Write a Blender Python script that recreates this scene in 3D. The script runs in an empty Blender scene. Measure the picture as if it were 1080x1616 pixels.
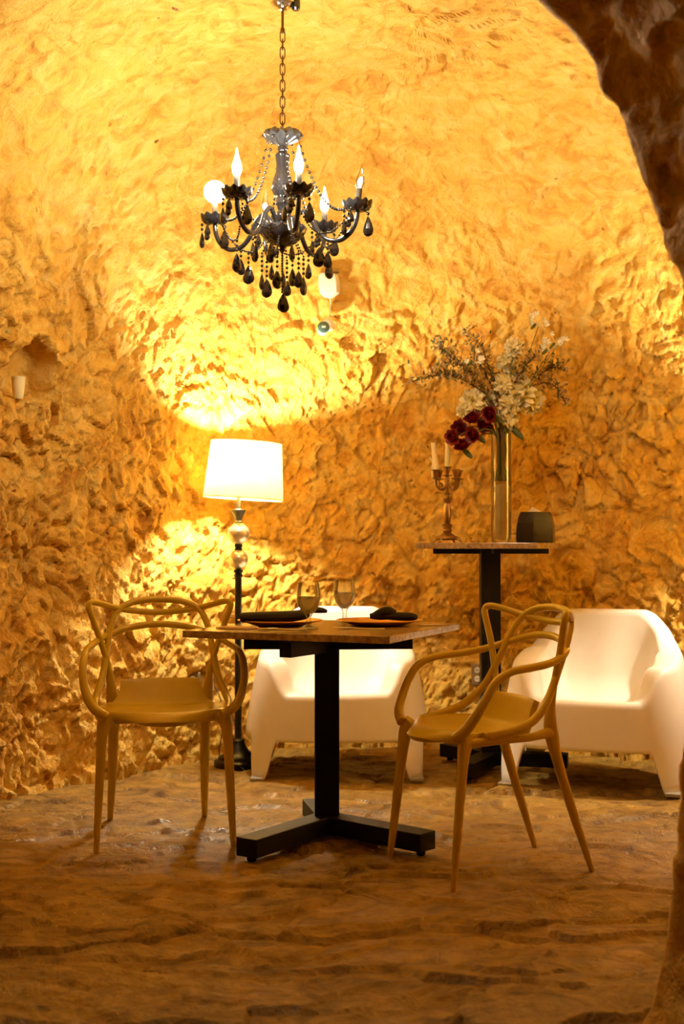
import bpy, math, random
import numpy as np
from mathutils import Vector, Matrix

random.seed(7)
np.random.seed(7)
scene = bpy.context.scene
C = scene.collection
PI = math.pi

# ------------------------------------------------------------------ camera
FPX = 2050.0                       # focal length in pixels of the 1080x1616 frame
CAMZ = 1.05
PITCH = math.atan(52.0 / FPX)
cd = bpy.data.cameras.new('camera')
cam = bpy.data.objects.new('camera', cd)
C.objects.link(cam)
cd.sensor_fit = 'VERTICAL'
cd.sensor_height = 36.0
cd.lens = FPX / 1616.0 * 36.0
cd.clip_start = 0.02
cam.location = (0, 0, CAMZ)
cam.rotation_euler = (PI / 2 + PITCH, 0, 0)
cd.dof.use_dof = True
cd.dof.focus_distance = 4.75
cd.dof.aperture_fstop = 3.2
scene.camera = cam

# ------------------------------------------------------------------ world, exposure, light strengths
w = bpy.data.worlds.new('world')
scene.world = w
w.use_nodes = True
w.node_tree.nodes['Background'].inputs[0].default_value = (1.0, 0.6, 0.25, 1)
w.node_tree.nodes['Background'].inputs[1].default_value = 0.004
vs = scene.view_settings
vs.view_transform = 'Standard'
vs.look = 'None'
vs.exposure = 0.66
vs.gamma = 1.0
vs.use_curve_mapping = False
scene.cycles.use_denoising = True
scene.cycles.max_bounces = 8
scene.cycles.diffuse_bounces = 5
scene.cycles.transmission_bounces = 10
scene.cycles.transparent_max_bounces = 12
scene.cycles.sample_clamp_indirect = 6.0
scene.cycles.caustics_refractive = False
scene.cycles.caustics_reflective = False
WARM = (1.0, 0.80, 0.50)
BULB_W = 490.0          # chandelier flame bulbs, emission strength
GLOBE_W = 90.0         # chandelier round bulb
LAMP_W = 1650.0         # floor lamp bulbs


def ray(px, py):
    d = Vector(((px - 540) / FPX, 1.0, (808 - py) / FPX))
    d = Matrix.Rotation(PITCH, 3, 'X') @ d
    return Vector((0, 0, CAMZ)), d.normalized()


def at(px, py, D):
    o, d = ray(px, py)
    return o + d * (D / d.y)


# ------------------------------------------------------------------ numpy noise
def _h(ix, iy, iz, seed):
    n = (ix.astype(np.int64) * 374761393 + iy.astype(np.int64) * 668265263 + iz.astype(np.int64) * 2147483647 + seed * 974711) & 0xFFFFFFFF
    n = ((n ^ (n >> 13)) * 1274126177) & 0xFFFFFFFF
    n = ((n ^ (n >> 16)) * 2246822519) & 0xFFFFFFFF
    n = n ^ (n >> 15)
    return (n & 0xFFFFFF) / float(0xFFFFFF)


def perlin(p, seed=0):
    i = np.floor(p)
    f = p - i
    u = f * f * f * (f * (f * 6 - 15) + 10)
    out = 0
    for dx in (0, 1):
        for dy in (0, 1):
            for dz in (0, 1):
                a, b, c = i[:, 0] + dx, i[:, 1] + dy, i[:, 2] + dz
                gx = _h(a, b, c, seed) * 2 - 1
                gy = _h(a, b, c, seed + 17) * 2 - 1
                gz = _h(a, b, c, seed + 41) * 2 - 1
                v = gx * (f[:, 0] - dx) + gy * (f[:, 1] - dy) + gz * (f[:, 2] - dz)
                wx = u[:, 0] if dx else 1 - u[:, 0]
                wy = u[:, 1] if dy else 1 - u[:, 1]
                wz = u[:, 2] if dz else 1 - u[:, 2]
                out = out + v * wx * wy * wz
    return out


def fbm(p, freq, octs=3, seed=0, gain=0.5):
    out, a, t = 0, 1.0, 0.0
    for o in range(octs):
        out = out + a * perlin(p * freq * (2.03 ** o), seed + o * 7)
        t += a
        a *= gain
    return out / t


def chips(p, freq, seed=0, tilt=1.0):
    """Broken-stone facets: every cell is a plane of its own height and tilt."""
    q = p * freq
    i0 = np.floor(q)
    best = np.full(len(q), 1e9)
    sec = np.full(len(q), 1e9)
    val = np.zeros(len(q))
    for dx in (-1, 0, 1):
        for dy in (-1, 0, 1):
            for dz in (-1, 0, 1):
                a, b, c = i0[:, 0] + dx, i0[:, 1] + dy, i0[:, 2] + dz
                cx = a + _h(a, b, c, seed + 1)
                cy = b + _h(a, b, c, seed + 2)
                cz = c + _h(a, b, c, seed + 3)
                ex, ey, ez = q[:, 0] - cx, q[:, 1] - cy, q[:, 2] - cz
                d = ex * ex + ey * ey + ez * ez
                v = (_h(a, b, c, seed + 4) - 0.5) * 1.0 + tilt * (ex * (_h(a, b, c, seed + 5) * 2 - 1) + ey * (_h(a, b, c, seed + 6) * 2 - 1) + ez * (_h(a, b, c, seed + 7) * 2 - 1))
                m = d < best
                sec = np.where(m, best, np.minimum(sec, d))
                val = np.where(m, v, val)
                best = np.where(m, d, best)
    return val, np.sqrt(sec) - np.sqrt(best)


def sstep(a, b, x):
    t = np.clip((x - a) / (b - a), 0, 1)
    return t * t * (3 - 2 * t)


# ------------------------------------------------------------------ materials
def new_mat(name):
    m = bpy.data.materials.new(name)
    m.use_nodes = True
    nt = m.node_tree
    for n in list(nt.nodes):
        nt.nodes.remove(n)
    out = nt.nodes.new('ShaderNodeOutputMaterial')
    return m, nt, out


def P(nt, color=(.8, .8, .8), rough=.5, metal=0.0, spec=.5, **kw):
    b = nt.nodes.new('ShaderNodeBsdfPrincipled')
    b.inputs['Base Color'].default_value = (*color, 1)
    b.inputs['Roughness'].default_value = rough
    b.inputs['Metallic'].default_value = metal
    b.inputs['Specular IOR Level'].default_value = spec
    for k, v in kw.items():
        b.inputs[k].default_value = v
    return b


def coords(nt, scale=1.0, kind='Object'):
    tc = nt.nodes.new('ShaderNodeTexCoord')
    mp = nt.nodes.new('ShaderNodeMapping')
    nt.links.new(tc.outputs[kind], mp.inputs[0])
    if isinstance(scale, (int, float)):
        scale = (scale,) * 3
    mp.inputs['Scale'].default_value = scale
    return mp.outputs[0]


def noise(nt, vec, scale, detail=4, rough=.55, dist=0.0):
    n = nt.nodes.new('ShaderNodeTexNoise')
    n.inputs['Scale'].default_value = scale
    n.inputs['Detail'].default_value = detail
    n.inputs['Roughness'].default_value = rough
    n.inputs['Distortion'].default_value = dist
    nt.links.new(vec, n.inputs['Vector'])
    return n.outputs['Fac']


def ramp(nt, fac, stops):
    r = nt.nodes.new('ShaderNodeValToRGB')
    els = r.color_ramp.elements
    while len(els) < len(stops):
        els.new(0.5)
    for e, (p, c) in zip(els, stops):
        e.position = p
        e.color = (*c, 1) if len(c) == 3 else c
    nt.links.new(fac, r.inputs[0])
    return r.outputs[0]


def mixc(nt, fac, a, b, mode='MIX'):
    m = nt.nodes.new('ShaderNodeMix')
    m.data_type = 'RGBA'
    m.blend_type = mode
    for s, v in ((0, fac), (6, a), (7, b)):
        if isinstance(v, (int, float)):
            m.inputs[s].default_value = v
        elif isinstance(v, tuple):
            m.inputs[s].default_value = (*v, 1)
        else:
            nt.links.new(v, m.inputs[s])
    return m.outputs[2]


def bump(nt, h, strength=.5, dist=.01, prev=None):
    b = nt.nodes.new('ShaderNodeBump')
    b.inputs['Strength'].default_value = strength
    b.inputs['Distance'].default_value = dist
    nt.links.new(h, b.inputs['Height'])
    if prev:
        nt.links.new(prev, b.inputs['Normal'])
    return b.outputs[0]


def rock_mat():
    m, nt, out = new_mat('ochre_rock')
    v = coords(nt)
    n1 = noise(nt, v, 1.6, 5, .6, .4)
    n2 = noise(nt, v, 9.0, 6, .6, 1.0)
    n3 = noise(nt, v, 42.0, 5, .65, .6)
    col = ramp(nt, n1, [(.34, (.70, .32, .040)), (.5, (.86, .50, .10)), (.66, (.91, .60, .17))])
    col2 = ramp(nt, n2, [(.30, (.52, .19, .018)), (.47, (.85, .49, .085)), (.66, (.93, .68, .26))])
    c = mixc(nt, .62, col, col2)
    # dark pits
    vo = nt.nodes.new('ShaderNodeTexVoronoi')
    vo.inputs['Scale'].default_value = 9.0
    wv = nt.nodes.new('ShaderNodeVectorMath')
    wv.operation = 'MULTIPLY_ADD'
    nz = nt.nodes.new('ShaderNodeTexNoise')
    nz.inputs['Scale'].default_value = 30.0
    nt.links.new(v, nz.inputs['Vector'])
    nt.links.new(nz.outputs['Color'], wv.inputs[0])
    wv.inputs[1].default_value = (.05, .05, .05)
    nt.links.new(v, wv.inputs[2])
    nt.links.new(wv.outputs[0], vo.inputs['Vector'])
    pit = ramp(nt, vo.outputs['Distance'], [(.0, (1, 1, 1)), (.06, (1, 1, 1)), (.10, (0, 0, 0))])
    msk = ramp(nt, noise(nt, v, 3.0, 2), [(.54, (0, 0, 0)), (.60, (1, 1, 1))])
    pit = mixc(nt, 1.0, pit, msk, 'MULTIPLY')
    c = mixc(nt, pit, c, (.26, .09, .015))
    c = mixc(nt, 1.0, c, (.88, .905, .70), 'MULTIPLY')
    b = P(nt, rough=.62, spec=.35)
    nt.links.new(c, b.inputs['Base Color'])
    b1 = bump(nt, n2, .75, .035)
    b2 = bump(nt, n3, .80, .014, b1)
    nt.links.new(b2, b.inputs['Normal'])
    nt.links.new(b.outputs[0], out.inputs[0])
    return m


def floor_mat():
    m, nt, out = new_mat('brown_floor_rock')
    v = coords(nt)
    n1 = noise(nt, v, 1.3, 6, .6, .8)
    n2 = noise(nt, v, 6.0, 7, .65, 1.4)
    n3 = noise(nt, v, 45.0, 5, .6, .3)
    c1 = ramp(nt, n1, [(.32, (.13, .060, .008)), (.5, (.36, .205, .032)), (.66, (.56, .35, .075))])
    c2 = ramp(nt, n2, [(.32, (.05, .020, .003)), (.46, (.34, .195, .024)), (.66, (.68, .45, .095))])
    c = mixc(nt, .5, c1, c2)
    n4 = noise(nt, v, 19.0, 5, .7, .8)
    c = mixc(nt, .55, c, ramp(nt, n4, [(.34, (.35,) * 3), (.52, (1, 1, 1))]), 'MULTIPLY')
    b = P(nt, rough=.5, spec=.38)
    nt.links.new(c, b.inputs['Base Color'])
    r = ramp(nt, n1, [(.38, (.60,) * 3), (.58, (.28,) * 3)])
    nt.links.new(r, b.inputs['Roughness'])
    b1 = bump(nt, n2, .9, .035)
    b2 = bump(nt, n3, .7, .007, bump(nt, n4, .7, .016, b1))
    nt.links.new(b2, b.inputs['Normal'])
    nt.links.new(b.outputs[0], out.inputs[0])
    return m


def plain(name, color, rough=.5, metal=0.0, spec=.5, bscale=None, bstr=.2, var=0.0, **kw):
    m, nt, out = new_mat(name)
    b = P(nt, color, rough, metal, spec, **kw)
    v = coords(nt)
    if var:
        n = noise(nt, v, 14.0, 4)
        lo = tuple(max(0, c * (1 - var)) for c in color)
        hi = tuple(min(1, c * (1 + var)) for c in color)
        nt.links.new(ramp(nt, n, [(.3, lo), (.7, hi)]), b.inputs['Base Color'])
    if bscale:
        nt.links.new(bump(nt, noise(nt, v, bscale, 3), bstr, .004), b.inputs['Normal'])
    nt.links.new(b.outputs[0], out.inputs[0])
    return m


def glass_mat(name, tint=(1, 1, 1), rough=0.0, ior=1.45):
    m, nt, out = new_mat(name)
    b = P(nt, tint, rough, 0, .5)
    b.inputs['Transmission Weight'].default_value = 1.0
    b.inputs['IOR'].default_value = ior
    nt.links.new(b.outputs[0], out.inputs[0])
    return m


def thin_glass(name):
    m, nt, out = new_mat(name)
    t = nt.nodes.new('ShaderNodeBsdfTransparent')
    t.inputs[0].default_value = (.97, .96, .93, 1)
    g = nt.nodes.new('ShaderNodeBsdfGlossy')
    g.inputs['Roughness'].default_value = .03
    lw = nt.nodes.new('ShaderNodeLayerWeight')
    lw.inputs['Blend'].default_value = .35
    f = ramp(nt, lw.outputs['Fresnel'], [(0, (.04,) * 3), (1, (.75,) * 3)])
    mx = nt.nodes.new('ShaderNodeMixShader')
    nt.links.new(f, mx.inputs[0])
    nt.links.new(t.outputs[0], mx.inputs[1])
    nt.links.new(g.outputs[0], mx.inputs[2])
    nt.links.new(mx.outputs[0], out.inputs[0])
    return m


def emit_mat(name, color, strength):
    m, nt, out = new_mat(name)
    e = nt.nodes.new('ShaderNodeEmission')
    e.inputs[0].default_value = (*color, 1)
    e.inputs[1].default_value = strength
    nt.links.new(e.outputs[0], out.inputs[0])
    return m


def granite_mat():
    m, nt, out = new_mat('brown_granite')
    v = coords(nt)
    n1 = noise(nt, v, 60, 6, .7)
    n2 = noise(nt, v, 9, 4, .6, 1.0)
    c1 = ramp(nt, n1, [(.36, (.10, .055, .025)), (.48, (.38, .25, .12)), (.62, (.60, .45, .26))])
    c2 = ramp(nt, n2, [(.35, (.30, .19, .09)), (.65, (.55, .41, .24))])
    b = P(nt, rough=.16, spec=.5)
    nt.links.new(mixc(nt, .45, c1, c2), b.inputs['Base Color'])
    nt.links.new(b.outputs[0], out.inputs[0])
    return m


def trans_mat(name, color, k):
    m, nt, out = new_mat(name)
    d = nt.nodes.new('ShaderNodeBsdfDiffuse')
    t = nt.nodes.new('ShaderNodeBsdfTranslucent')
    c = ramp(nt, noise(nt, coords(nt), 40, 2), [(.3, tuple(x * .96 for x in color)), (.7, color)])
    nt.links.new(c, d.inputs[0])
    nt.links.new(c, t.inputs[0])
    mx = nt.nodes.new('ShaderNodeMixShader')
    mx.inputs[0].default_value = k
    nt.links.new(d.outputs[0], mx.inputs[1])
    nt.links.new(t.outputs[0], mx.inputs[2])
    nt.links.new(mx.outputs[0], out.inputs[0])
    return m


def shade_mat():
    m, nt, out = new_mat('lamp_shade_fabric')
    v = coords(nt, (1, 1, .03))
    n = noise(nt, v, 300, 2)
    d = nt.nodes.new('ShaderNodeBsdfDiffuse')
    t = nt.nodes.new('ShaderNodeBsdfTranslucent')
    c = ramp(nt, n, [(.3, (.74, .50, .12)), (.7, (.82, .60, .18))])
    nt.links.new(c, d.inputs[0])
    nt.links.new(c, t.inputs[0])
    mx = nt.nodes.new('ShaderNodeMixShader')
    mx.inputs[0].default_value = .16
    nt.links.new(d.outputs[0], mx.inputs[1])
    nt.links.new(t.outputs[0], mx.inputs[2])
    nt.links.new(mx.outputs[0], out.inputs[0])
    return m


M = dict(
    rock=rock_mat(), floor=floor_mat(),
    mustard=plain('mustard_plastic', (.62, .46, .030), .26, 0, .5, var=.05),
    white=plain('white_moulded_plastic', (.83, .80, .74), .42, 0, .4, bscale=220, bstr=.08, var=.02),
    pad=plain('grey_foot_pad', (.35, .32, .27), .5),
    black=plain('black_steel', (.005, .0045, .0045), .5, 0, .22, bscale=160, bstr=.1),
    granite=granite_mat(),
    jet=plain('black_crystal', (.012, .010, .010), .06, 0, .7),
    jetglass=plain('black_glass', (.020, .020, .022), .08, 0, .8),
    smoke=plain('smoky_glass', (.035, .035, .038), .14, 0, .8),
    bronze=plain('bronze_chain', (.16, .085, .03), .35, .9, .5),
    chrome=plain('chrome', (.8, .8, .8), .12, 1.0),
    sleeve=plain('dark_candle_sleeve', (.055, .045, .035), .35),
    bulb=emit_mat('lit_flame_bulb', (1.0, .89, .70), BULB_W),
    globe=emit_mat('lit_globe_bulb', (1.0, .76, .40), GLOBE_W),
    faint=emit_mat('faint_filament', (1.0, .85, .6), 14.0),
    lampbulb=emit_mat('lamp_bulb', (1.0, .89, .66), LAMP_W),
    glass=thin_glass('clear_glass'),
    vaseglass=thin_glass('vase_glass'),
    shade=shade_mat(),
    shadetrim=plain('shade_trim', (.75, .55, .25), .7),
    ironlamp=plain('dark_iron', (.022, .020, .018), .35, .6, .5, bscale=60, bstr=.15),
    pewter=plain('grey_pewter', (.10, .10, .10), .32, .8),
    mercury=plain('mercury_glass', (.90, .86, .70), .20, .7, .6, var=.10, bscale=30, bstr=.15),
    brass=plain('aged_brass', (.30, .17, .06), .36, .9, .5, var=.3, bscale=90, bstr=.3),
    wax=plain('ivory_wax', (.86, .72, .36), .5, 0, .4, **{'Subsurface Weight': .2}),
    sand=plain('pale_sand', (.90, .66, .20), .8, bscale=400, bstr=.6, var=.15),
    box=plain('dark_lacquer', (.020, .015, .010), .25, .1, .5),
    paper=plain('white_paper', (.80, .72, .62), .8),
    pink=plain('pink_paper', (.72, .52, .50), .7),
    goldplate=plain('gold_charger', (.70, .36, .05), .38, .35, .5, bscale=140, bstr=.4, var=.12),
    cloth=plain('black_napkin_cloth', (.010, .008, .008), .9, bscale=300, bstr=.3),
    steel=plain('cutlery_steel', (.62, .58, .50), .22, 1.0),
    fill=trans_mat('white_filling', (.96, .95, .92), .75),
    rose=plain('red_rose_petal', (.17, .004, .007), .5, var=.4),
    bloom=plain('cream_petal', (.92, .83, .52), .6, var=.12),
    lily=plain('white_petal', (.86, .86, .74), .55),
    blossom=plain('twig_blossom', (.50, .36, .16), .7, var=.3),
    bark=plain('twig_bark', (.13, .070, .025), .8),
    stem=plain('green_stem', (.10, .12, .03), .6),
    leaf=plain('green_leaf', (.08, .11, .02), .5, var=.3),
    plastic=plain('white_fixture_plastic', (.86, .85, .82), .35),
    lens=plain('teal_lens', (.10, .22, .22), .1, .3, .8),
    outlet=plain('tan_outlet_plate', (.22, .15, .075), .5),
    socket=plain('pale_socket', (.75, .72, .66), .4),
    cup=plain('pale_yellow_cup', (.80, .74, .42), .55),
    cord=plain('black_cord', (.012, .012, .012), .5),
)


# ------------------------------------------------------------------ mesh helpers
class MB:
    def __init__(s):
        s.v, s.f = [], []

    def add(s, vs, fs):
        o = len(s.v)
        s.v += [tuple(p) for p in vs]
        s.f += [tuple(i + o for i in f) for f in fs]
        return s

    def box(s, c, size, rot=None):
        sx, sy, sz = (k / 2 for k in size)
        R = rot if rot is not None else Matrix.Identity(3)
        vs = [Vector(c) + R @ Vector((x * sx, y * sy, z * sz)) for x in (-1, 1) for y in (-1, 1) for z in (-1, 1)]
        fs = [(0, 1, 3, 2), (4, 6, 7, 5), (0, 4, 5, 1), (2, 3, 7, 6), (0, 2, 6, 4), (1, 5, 7, 3)]
        return s.add(vs, fs)

    def lathe(s, prof, seg=24, c=(0, 0, 0), ruffle=None, cap0=True, cap1=True, rot=None, scale=(1, 1)):
        c = Vector(c)
        vs, fs = [], []
        n = len(prof)
        for i, (r, z) in enumerate(prof):
            for k in range(seg):
                a = 2 * PI * k / seg
                rr, zz = r, z
                if ruffle:
                    rr, zz = ruffle(i, a, r, z)
                p = Vector((rr * math.cos(a) * scale[0], rr * math.sin(a) * scale[1], zz))
                if rot is not None:
                    p = rot @ p
                vs.append(c + p)
        for i in range(n - 1):
            for k in range(seg):
                k2 = (k + 1) % seg
                fs.append((i * seg + k, i * seg + k2, (i + 1) * seg + k2, (i + 1) * seg + k))
        if cap0:
            fs.append(tuple(reversed(range(seg))))
        if cap1:
            fs.append(tuple((n - 1) * seg + k for k in range(seg)))
        return s.add(vs, fs)

    def tube(s, pts, rad, seg=10, closed=False, cap=True, flat=None):
        pts = [Vector(p) for p in pts]
        n = len(pts)
        if isinstance(rad, (int, float)):
            rad = [rad] * n
        tang = []
        for i in range(n):
            a = pts[(i - 1) % n] if (closed or i > 0) else pts[i]
            b = pts[(i + 1) % n] if (closed or i < n - 1) else pts[i]
            t = (b - a)
            tang.append(t.normalized() if t.length > 1e-9 else Vector((0, 0, 1)))
        up = Vector((0, 0, 1)) if abs(tang[0].z) < .9 else Vector((1, 0, 0))
        nrm = (up - tang[0] * up.dot(tang[0])).normalized()
        vs, fs = [], []
        for i in range(n):
            t = tang[i]
            nrm = (nrm - t * nrm.dot(t)).normalized()
            bn = t.cross(nrm)
            for k in range(seg):
                a = 2 * PI * k / seg
                fx, fy = (1, 1) if flat is None else flat
                vs.append(pts[i] + (nrm * math.cos(a) * fx + bn * math.sin(a) * fy) * rad[i])
        m = n if closed else n - 1
        for i in range(m):
            j = (i + 1) % n
            for k in range(seg):
                k2 = (k + 1) % seg
                fs.append((i * seg + k, i * seg + k2, j * seg + k2, j * seg + k))
        if cap and not closed:
            fs.append(tuple(reversed(range(seg))))
            fs.append(tuple((n - 1) * seg + k for k in range(seg)))
        return s.add(vs, fs)

    def ball(s, c, r, seg=10, rings=6, sz=1.0):
        prof = [(max(r * math.sin(PI * i / rings), r * .02), -r * sz * math.cos(PI * i / rings)) for i in range(rings + 1)]
        return s.lathe(prof, seg, c)

    def mesh(s, name, mat, smooth=True, sharp=40):
        me = bpy.data.meshes.new(name)
        me.from_pydata(s.v, [], s.f)
        me.update()
        if mat is not None:
            me.materials.append(mat)
        if smooth:
            me.polygons.foreach_set('use_smooth', [True] * len(me.polygons))
            try:
                me.set_sharp_from_angle(angle=math.radians(sharp))
            except Exception:
                pass
        return me

    def build(s, name, mat, parent=None, smooth=True, bevel=0, solid=0, sub=0, sharp=40):
        o = bpy.data.objects.new(name, s.mesh(name, mat, smooth, sharp))
        C.objects.link(o)
        if parent is not None:
            o.parent = parent
        if solid:
            md = o.modifiers.new('s', 'SOLIDIFY')
            md.thickness = solid
            md.offset = 0
        if sub:
            md = o.modifiers.new('d', 'SUBSURF')
            md.levels = sub
            md.render_levels = sub
        if bevel:
            md = o.modifiers.new('b', 'BEVEL')
            md.width = bevel
            md.segments = 2
            md.limit_method = 'ANGLE'
            md.angle_limit = math.radians(40)
        return o


def spl(pts, n=8, closed=False):
    """Catmull-Rom through points of any dimension."""
    P_ = [np.array(p, float) for p in pts]
    m = len(P_)
    out = []
    segs = m if closed else m - 1
    for i in range(segs):
        if closed:
            p0, p1, p2, p3 = P_[(i - 1) % m], P_[i], P_[(i + 1) % m], P_[(i + 2) % m]
        else:
            p1, p2 = P_[i], P_[i + 1]
            p0 = P_[i - 1] if i > 0 else 2 * p1 - p2
            p3 = P_[i + 2] if i + 2 < m else 2 * p2 - p1
        for k in range(n):
            t = k / n
            out.append(.5 * ((2 * p1) + (p2 - p0) * t + (2 * p0 - 5 * p1 + 4 * p2 - p3) * t * t + (3 * p1 - p0 - 3 * p2 + p3) * t ** 3))
    if not closed:
        out.append(P_[-1])
    return out


def tube4(mb, pts, n=8, seg=10, **k):
    q = spl(pts, n)
    return mb.tube([p[:3] for p in q], [max(.0005, p[3]) for p in q], seg, **k)


def tag(o, label, cat, group=None, kind=None):
    if label:
        o['label'] = label
    if cat:
        o['category'] = cat
    if group:
        o['group'] = group
    if kind:
        o['kind'] = kind
    return o


def thing(name, label, cat, loc=(0, 0, 0), rz=0.0, group=None):
    o = bpy.data.objects.new(name, None)
    C.objects.link(o)
    o.location = loc
    o.rotation_euler = (0, 0, rz)
    o.empty_display_size = .05
    return tag(o, label, cat, group)


def copy_thing(root, label, loc, rz):
    r = root.copy()
    C.objects.link(r)
    r.location = loc
    r.rotation_euler = (0, 0, rz)
    r['label'] = label
    for ch in list(root.children):
        c = ch.copy()
        C.objects.link(c)
        c.parent = r
        for g in list(ch.children):
            d = g.copy()
            C.objects.link(d)
            d.parent = c
    return r


def inst(name, me, parent=None, loc=(0, 0, 0), rot=(0, 0, 0), sc=(1, 1, 1)):
    o = bpy.data.objects.new(name, me)
    C.objects.link(o)
    if parent is not None:
        o.parent = parent
    o.location = loc
    o.rotation_euler = rot
    o.scale = sc
    return o


def np_mesh(name, V, F, mat, normals=None, smooth=True):
    me = bpy.data.meshes.new(name)
    me.vertices.add(len(V))
    me.vertices.foreach_set('co', V.astype(np.float32).ravel())
    me.loops.add(len(F) * 4)
    me.loops.foreach_set('vertex_index', F.astype(np.int32).ravel())
    me.polygons.add(len(F))
    me.polygons.foreach_set('loop_start', np.arange(0, len(F) * 4, 4, dtype=np.int32))
    me.update(calc_edges=True)
    me.materials.append(mat)
    if smooth:
        me.polygons.foreach_set('use_smooth', np.ones(len(F), dtype=bool))
    o = bpy.data.objects.new(name, me)
    C.objects.link(o)
    return o


def grid_normals(V, nu, nv):
    G = V.reshape(nv, nu, 3)
    du = np.gradient(G, axis=1)
    dv = np.gradient(G, axis=0)
    n = np.cross(du, dv)
    n /= np.linalg.norm(n, axis=2, keepdims=True) + 1e-12
    return n.reshape(-1, 3)


# ------------------------------------------------------------------ the cave shell
CX, CY, H = 0.25, 4.70, 3.0
plan = [(-1.42, 2.9), (-1.72, 3.5), (-1.78, 4.2), (-1.62, 4.85), (-1.40, 5.31), (-1.13, 5.75), (-.90, 6.12), (-.66, 6.48), (-.35, 6.68), (.05, 6.76),
        (.6, 6.72), (1.17, 6.48), (1.70, 6.20), (2.15, 5.75), (2.40, 5.1), (2.35, 4.3), (2.0, 3.5), (1.4, 3.0), (.9, 2.75), (0, 2.65), (-.9, 2.70)]
pl = np.array(spl(plan, 12, closed=True))
ang = np.unwrap(np.arctan2(pl[:, 1] - CY, pl[:, 0] - CX))
rad = np.hypot(pl[:, 0] - CX, pl[:, 1] - CY)
o_ = np.argsort(np.mod(ang, 2 * PI))
angs, rads = np.mod(ang, 2 * PI)[o_], rad[o_]


def plan_r(th):
    return np.interp(np.mod(th, 2 * PI), np.r_[angs[-1] - 2 * PI, angs, angs[0] + 2 * PI], np.r_[rads[-1], rads, rads[0]])


NEXP = 3.3
# the camera sees roughly th from 5 deg to 205 deg (dense); the rest is coarse
th = np.concatenate([np.linspace(math.radians(12), math.radians(196), 860, endpoint=False), np.linspace(math.radians(196), math.radians(372), 200)])
NU = len(th)
NV = 400
tt = np.linspace(-0.012, .992, NV)


def shell_point(th_, t_):
    ca = np.clip(np.cos(t_ * PI / 2), 1e-6, 1)
    sa = np.sin(np.clip(t_, 0, 1) * PI / 2)
    return ca ** (2 / NEXP), np.where(t_ < 0, t_ * 4, H * sa ** (2 / NEXP))


# resample profile evenly by arc length
tf = np.linspace(1e-4, .9995, 4000)
rf, zf = shell_point(0, tf)
arc = np.r_[0, np.cumsum(np.hypot(np.diff(rf * 2.0), np.diff(zf)))]
sv = np.linspace(0, arc[-1], NV)
prof_r = np.interp(sv, arc, rf)
prof_z = np.interp(sv, arc, zf)
prof_z[0] = -.05
prof_r[-1] = 2e-4
RR = plan_r(th)
TH, PR = np.meshgrid(th, prof_r)
_, PZ = np.meshgrid(th, prof_z)
RG, _ = np.meshgrid(RR, prof_r)
base = np.stack([CX + np.cos(TH) * RG * PR, CY + np.sin(TH) * RG * PR, PZ], axis=2).reshape(-1, 3)
nrm = grid_normals(base, NU, NV)          # points inward or outward; make it outward
cen = np.array([CX, CY, 1.2])
flip = np.sign(np.sum(nrm * (base - cen), axis=1))
nrm *= np.where(flip == 0, 1, flip)[:, None]

warp = np.stack([fbm(base, 3.0, 2, 11), fbm(base, 3.0, 2, 23), fbm(base, 3.0, 2, 37)], axis=1)
q = base + warp * .22
ql = q * np.array([1.0, 1.0, .62])
c1, e1 = chips(ql, 5.0, 3, .8)
c2, e2 = chips(q * np.array([.8, .8, 1.0]) + 3.3, 12.0, 5, 1.0)
c3, e3 = chips(base + warp * .12 + 9.1, 23.0, 9, 1.0)
groove = (1 - sstep(.0, .16, e2)) * sstep(-.10, .25, fbm(base, 2.2, 2, 83))
groove2 = (1 - sstep(.0, .20, e1)) * sstep(.0, .3, fbm(base, 1.7, 2, 87))
mod = .55 + .9 * np.clip(fbm(base, .9, 2, 77) + .35, 0, 1)
low = 1.22 - .62 * sstep(1.7, 2.6, base[:, 2])
disp = .055 * fbm(base, .9, 2, 51) + .040 * fbm(base, 2.6, 3, 61) + mod * low * (.024 * c1 + .020 * c2 + .0115 * c3) + .012 * fbm(q, 9.0, 3, 71) + low * (.014 * groove + .016 * groove2)
# small pits
pv, pe = chips(base + 5.5, 6.0, 91, .3)
# flatten where things are fixed to the rock
hang = Vector((-.208, 4.5, 0))
near = np.exp(-((base[:, 0] - hang.x) ** 2 + (base[:, 1] - hang.y) ** 2) / .03) * (base[:, 2] > 2.5)
disp *= 1 - near


def base_at(px, py):
    o, d = ray(px, py)
    rel = base - np.array(o)
    rel /= np.linalg.norm(rel, axis=1, keepdims=True)
    dots = rel @ np.array(d)
    dots[base[:, 1] < 4.2] = -1
    return int(np.argmax(dots))


# niche in the left wall
ni = base_at(45, 588)
NP = base[ni].copy()
NN = nrm[ni].copy()
tang = np.array([NN[1], -NN[0], 0.0])
tang /= np.linalg.norm(tang)
if tang[1] < 0:
    tang = -tang
rel = base - NP
a_ = rel @ tang
z_ = rel[:, 2]
rag = .012 * fbm(base, 18, 2, 5)
top = .145 - np.abs(a_ - .02) * .75 + rag * 2
halfw = .135 + rag
nm = sstep(-.01, .02, halfw - np.abs(a_)) * sstep(-.012, .012, top - z_) * sstep(-.115, -.095, z_) * (np.linalg.norm(rel, axis=1) < .4)
disp = disp * (1 - .7 * nm) + .12 * nm

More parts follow.
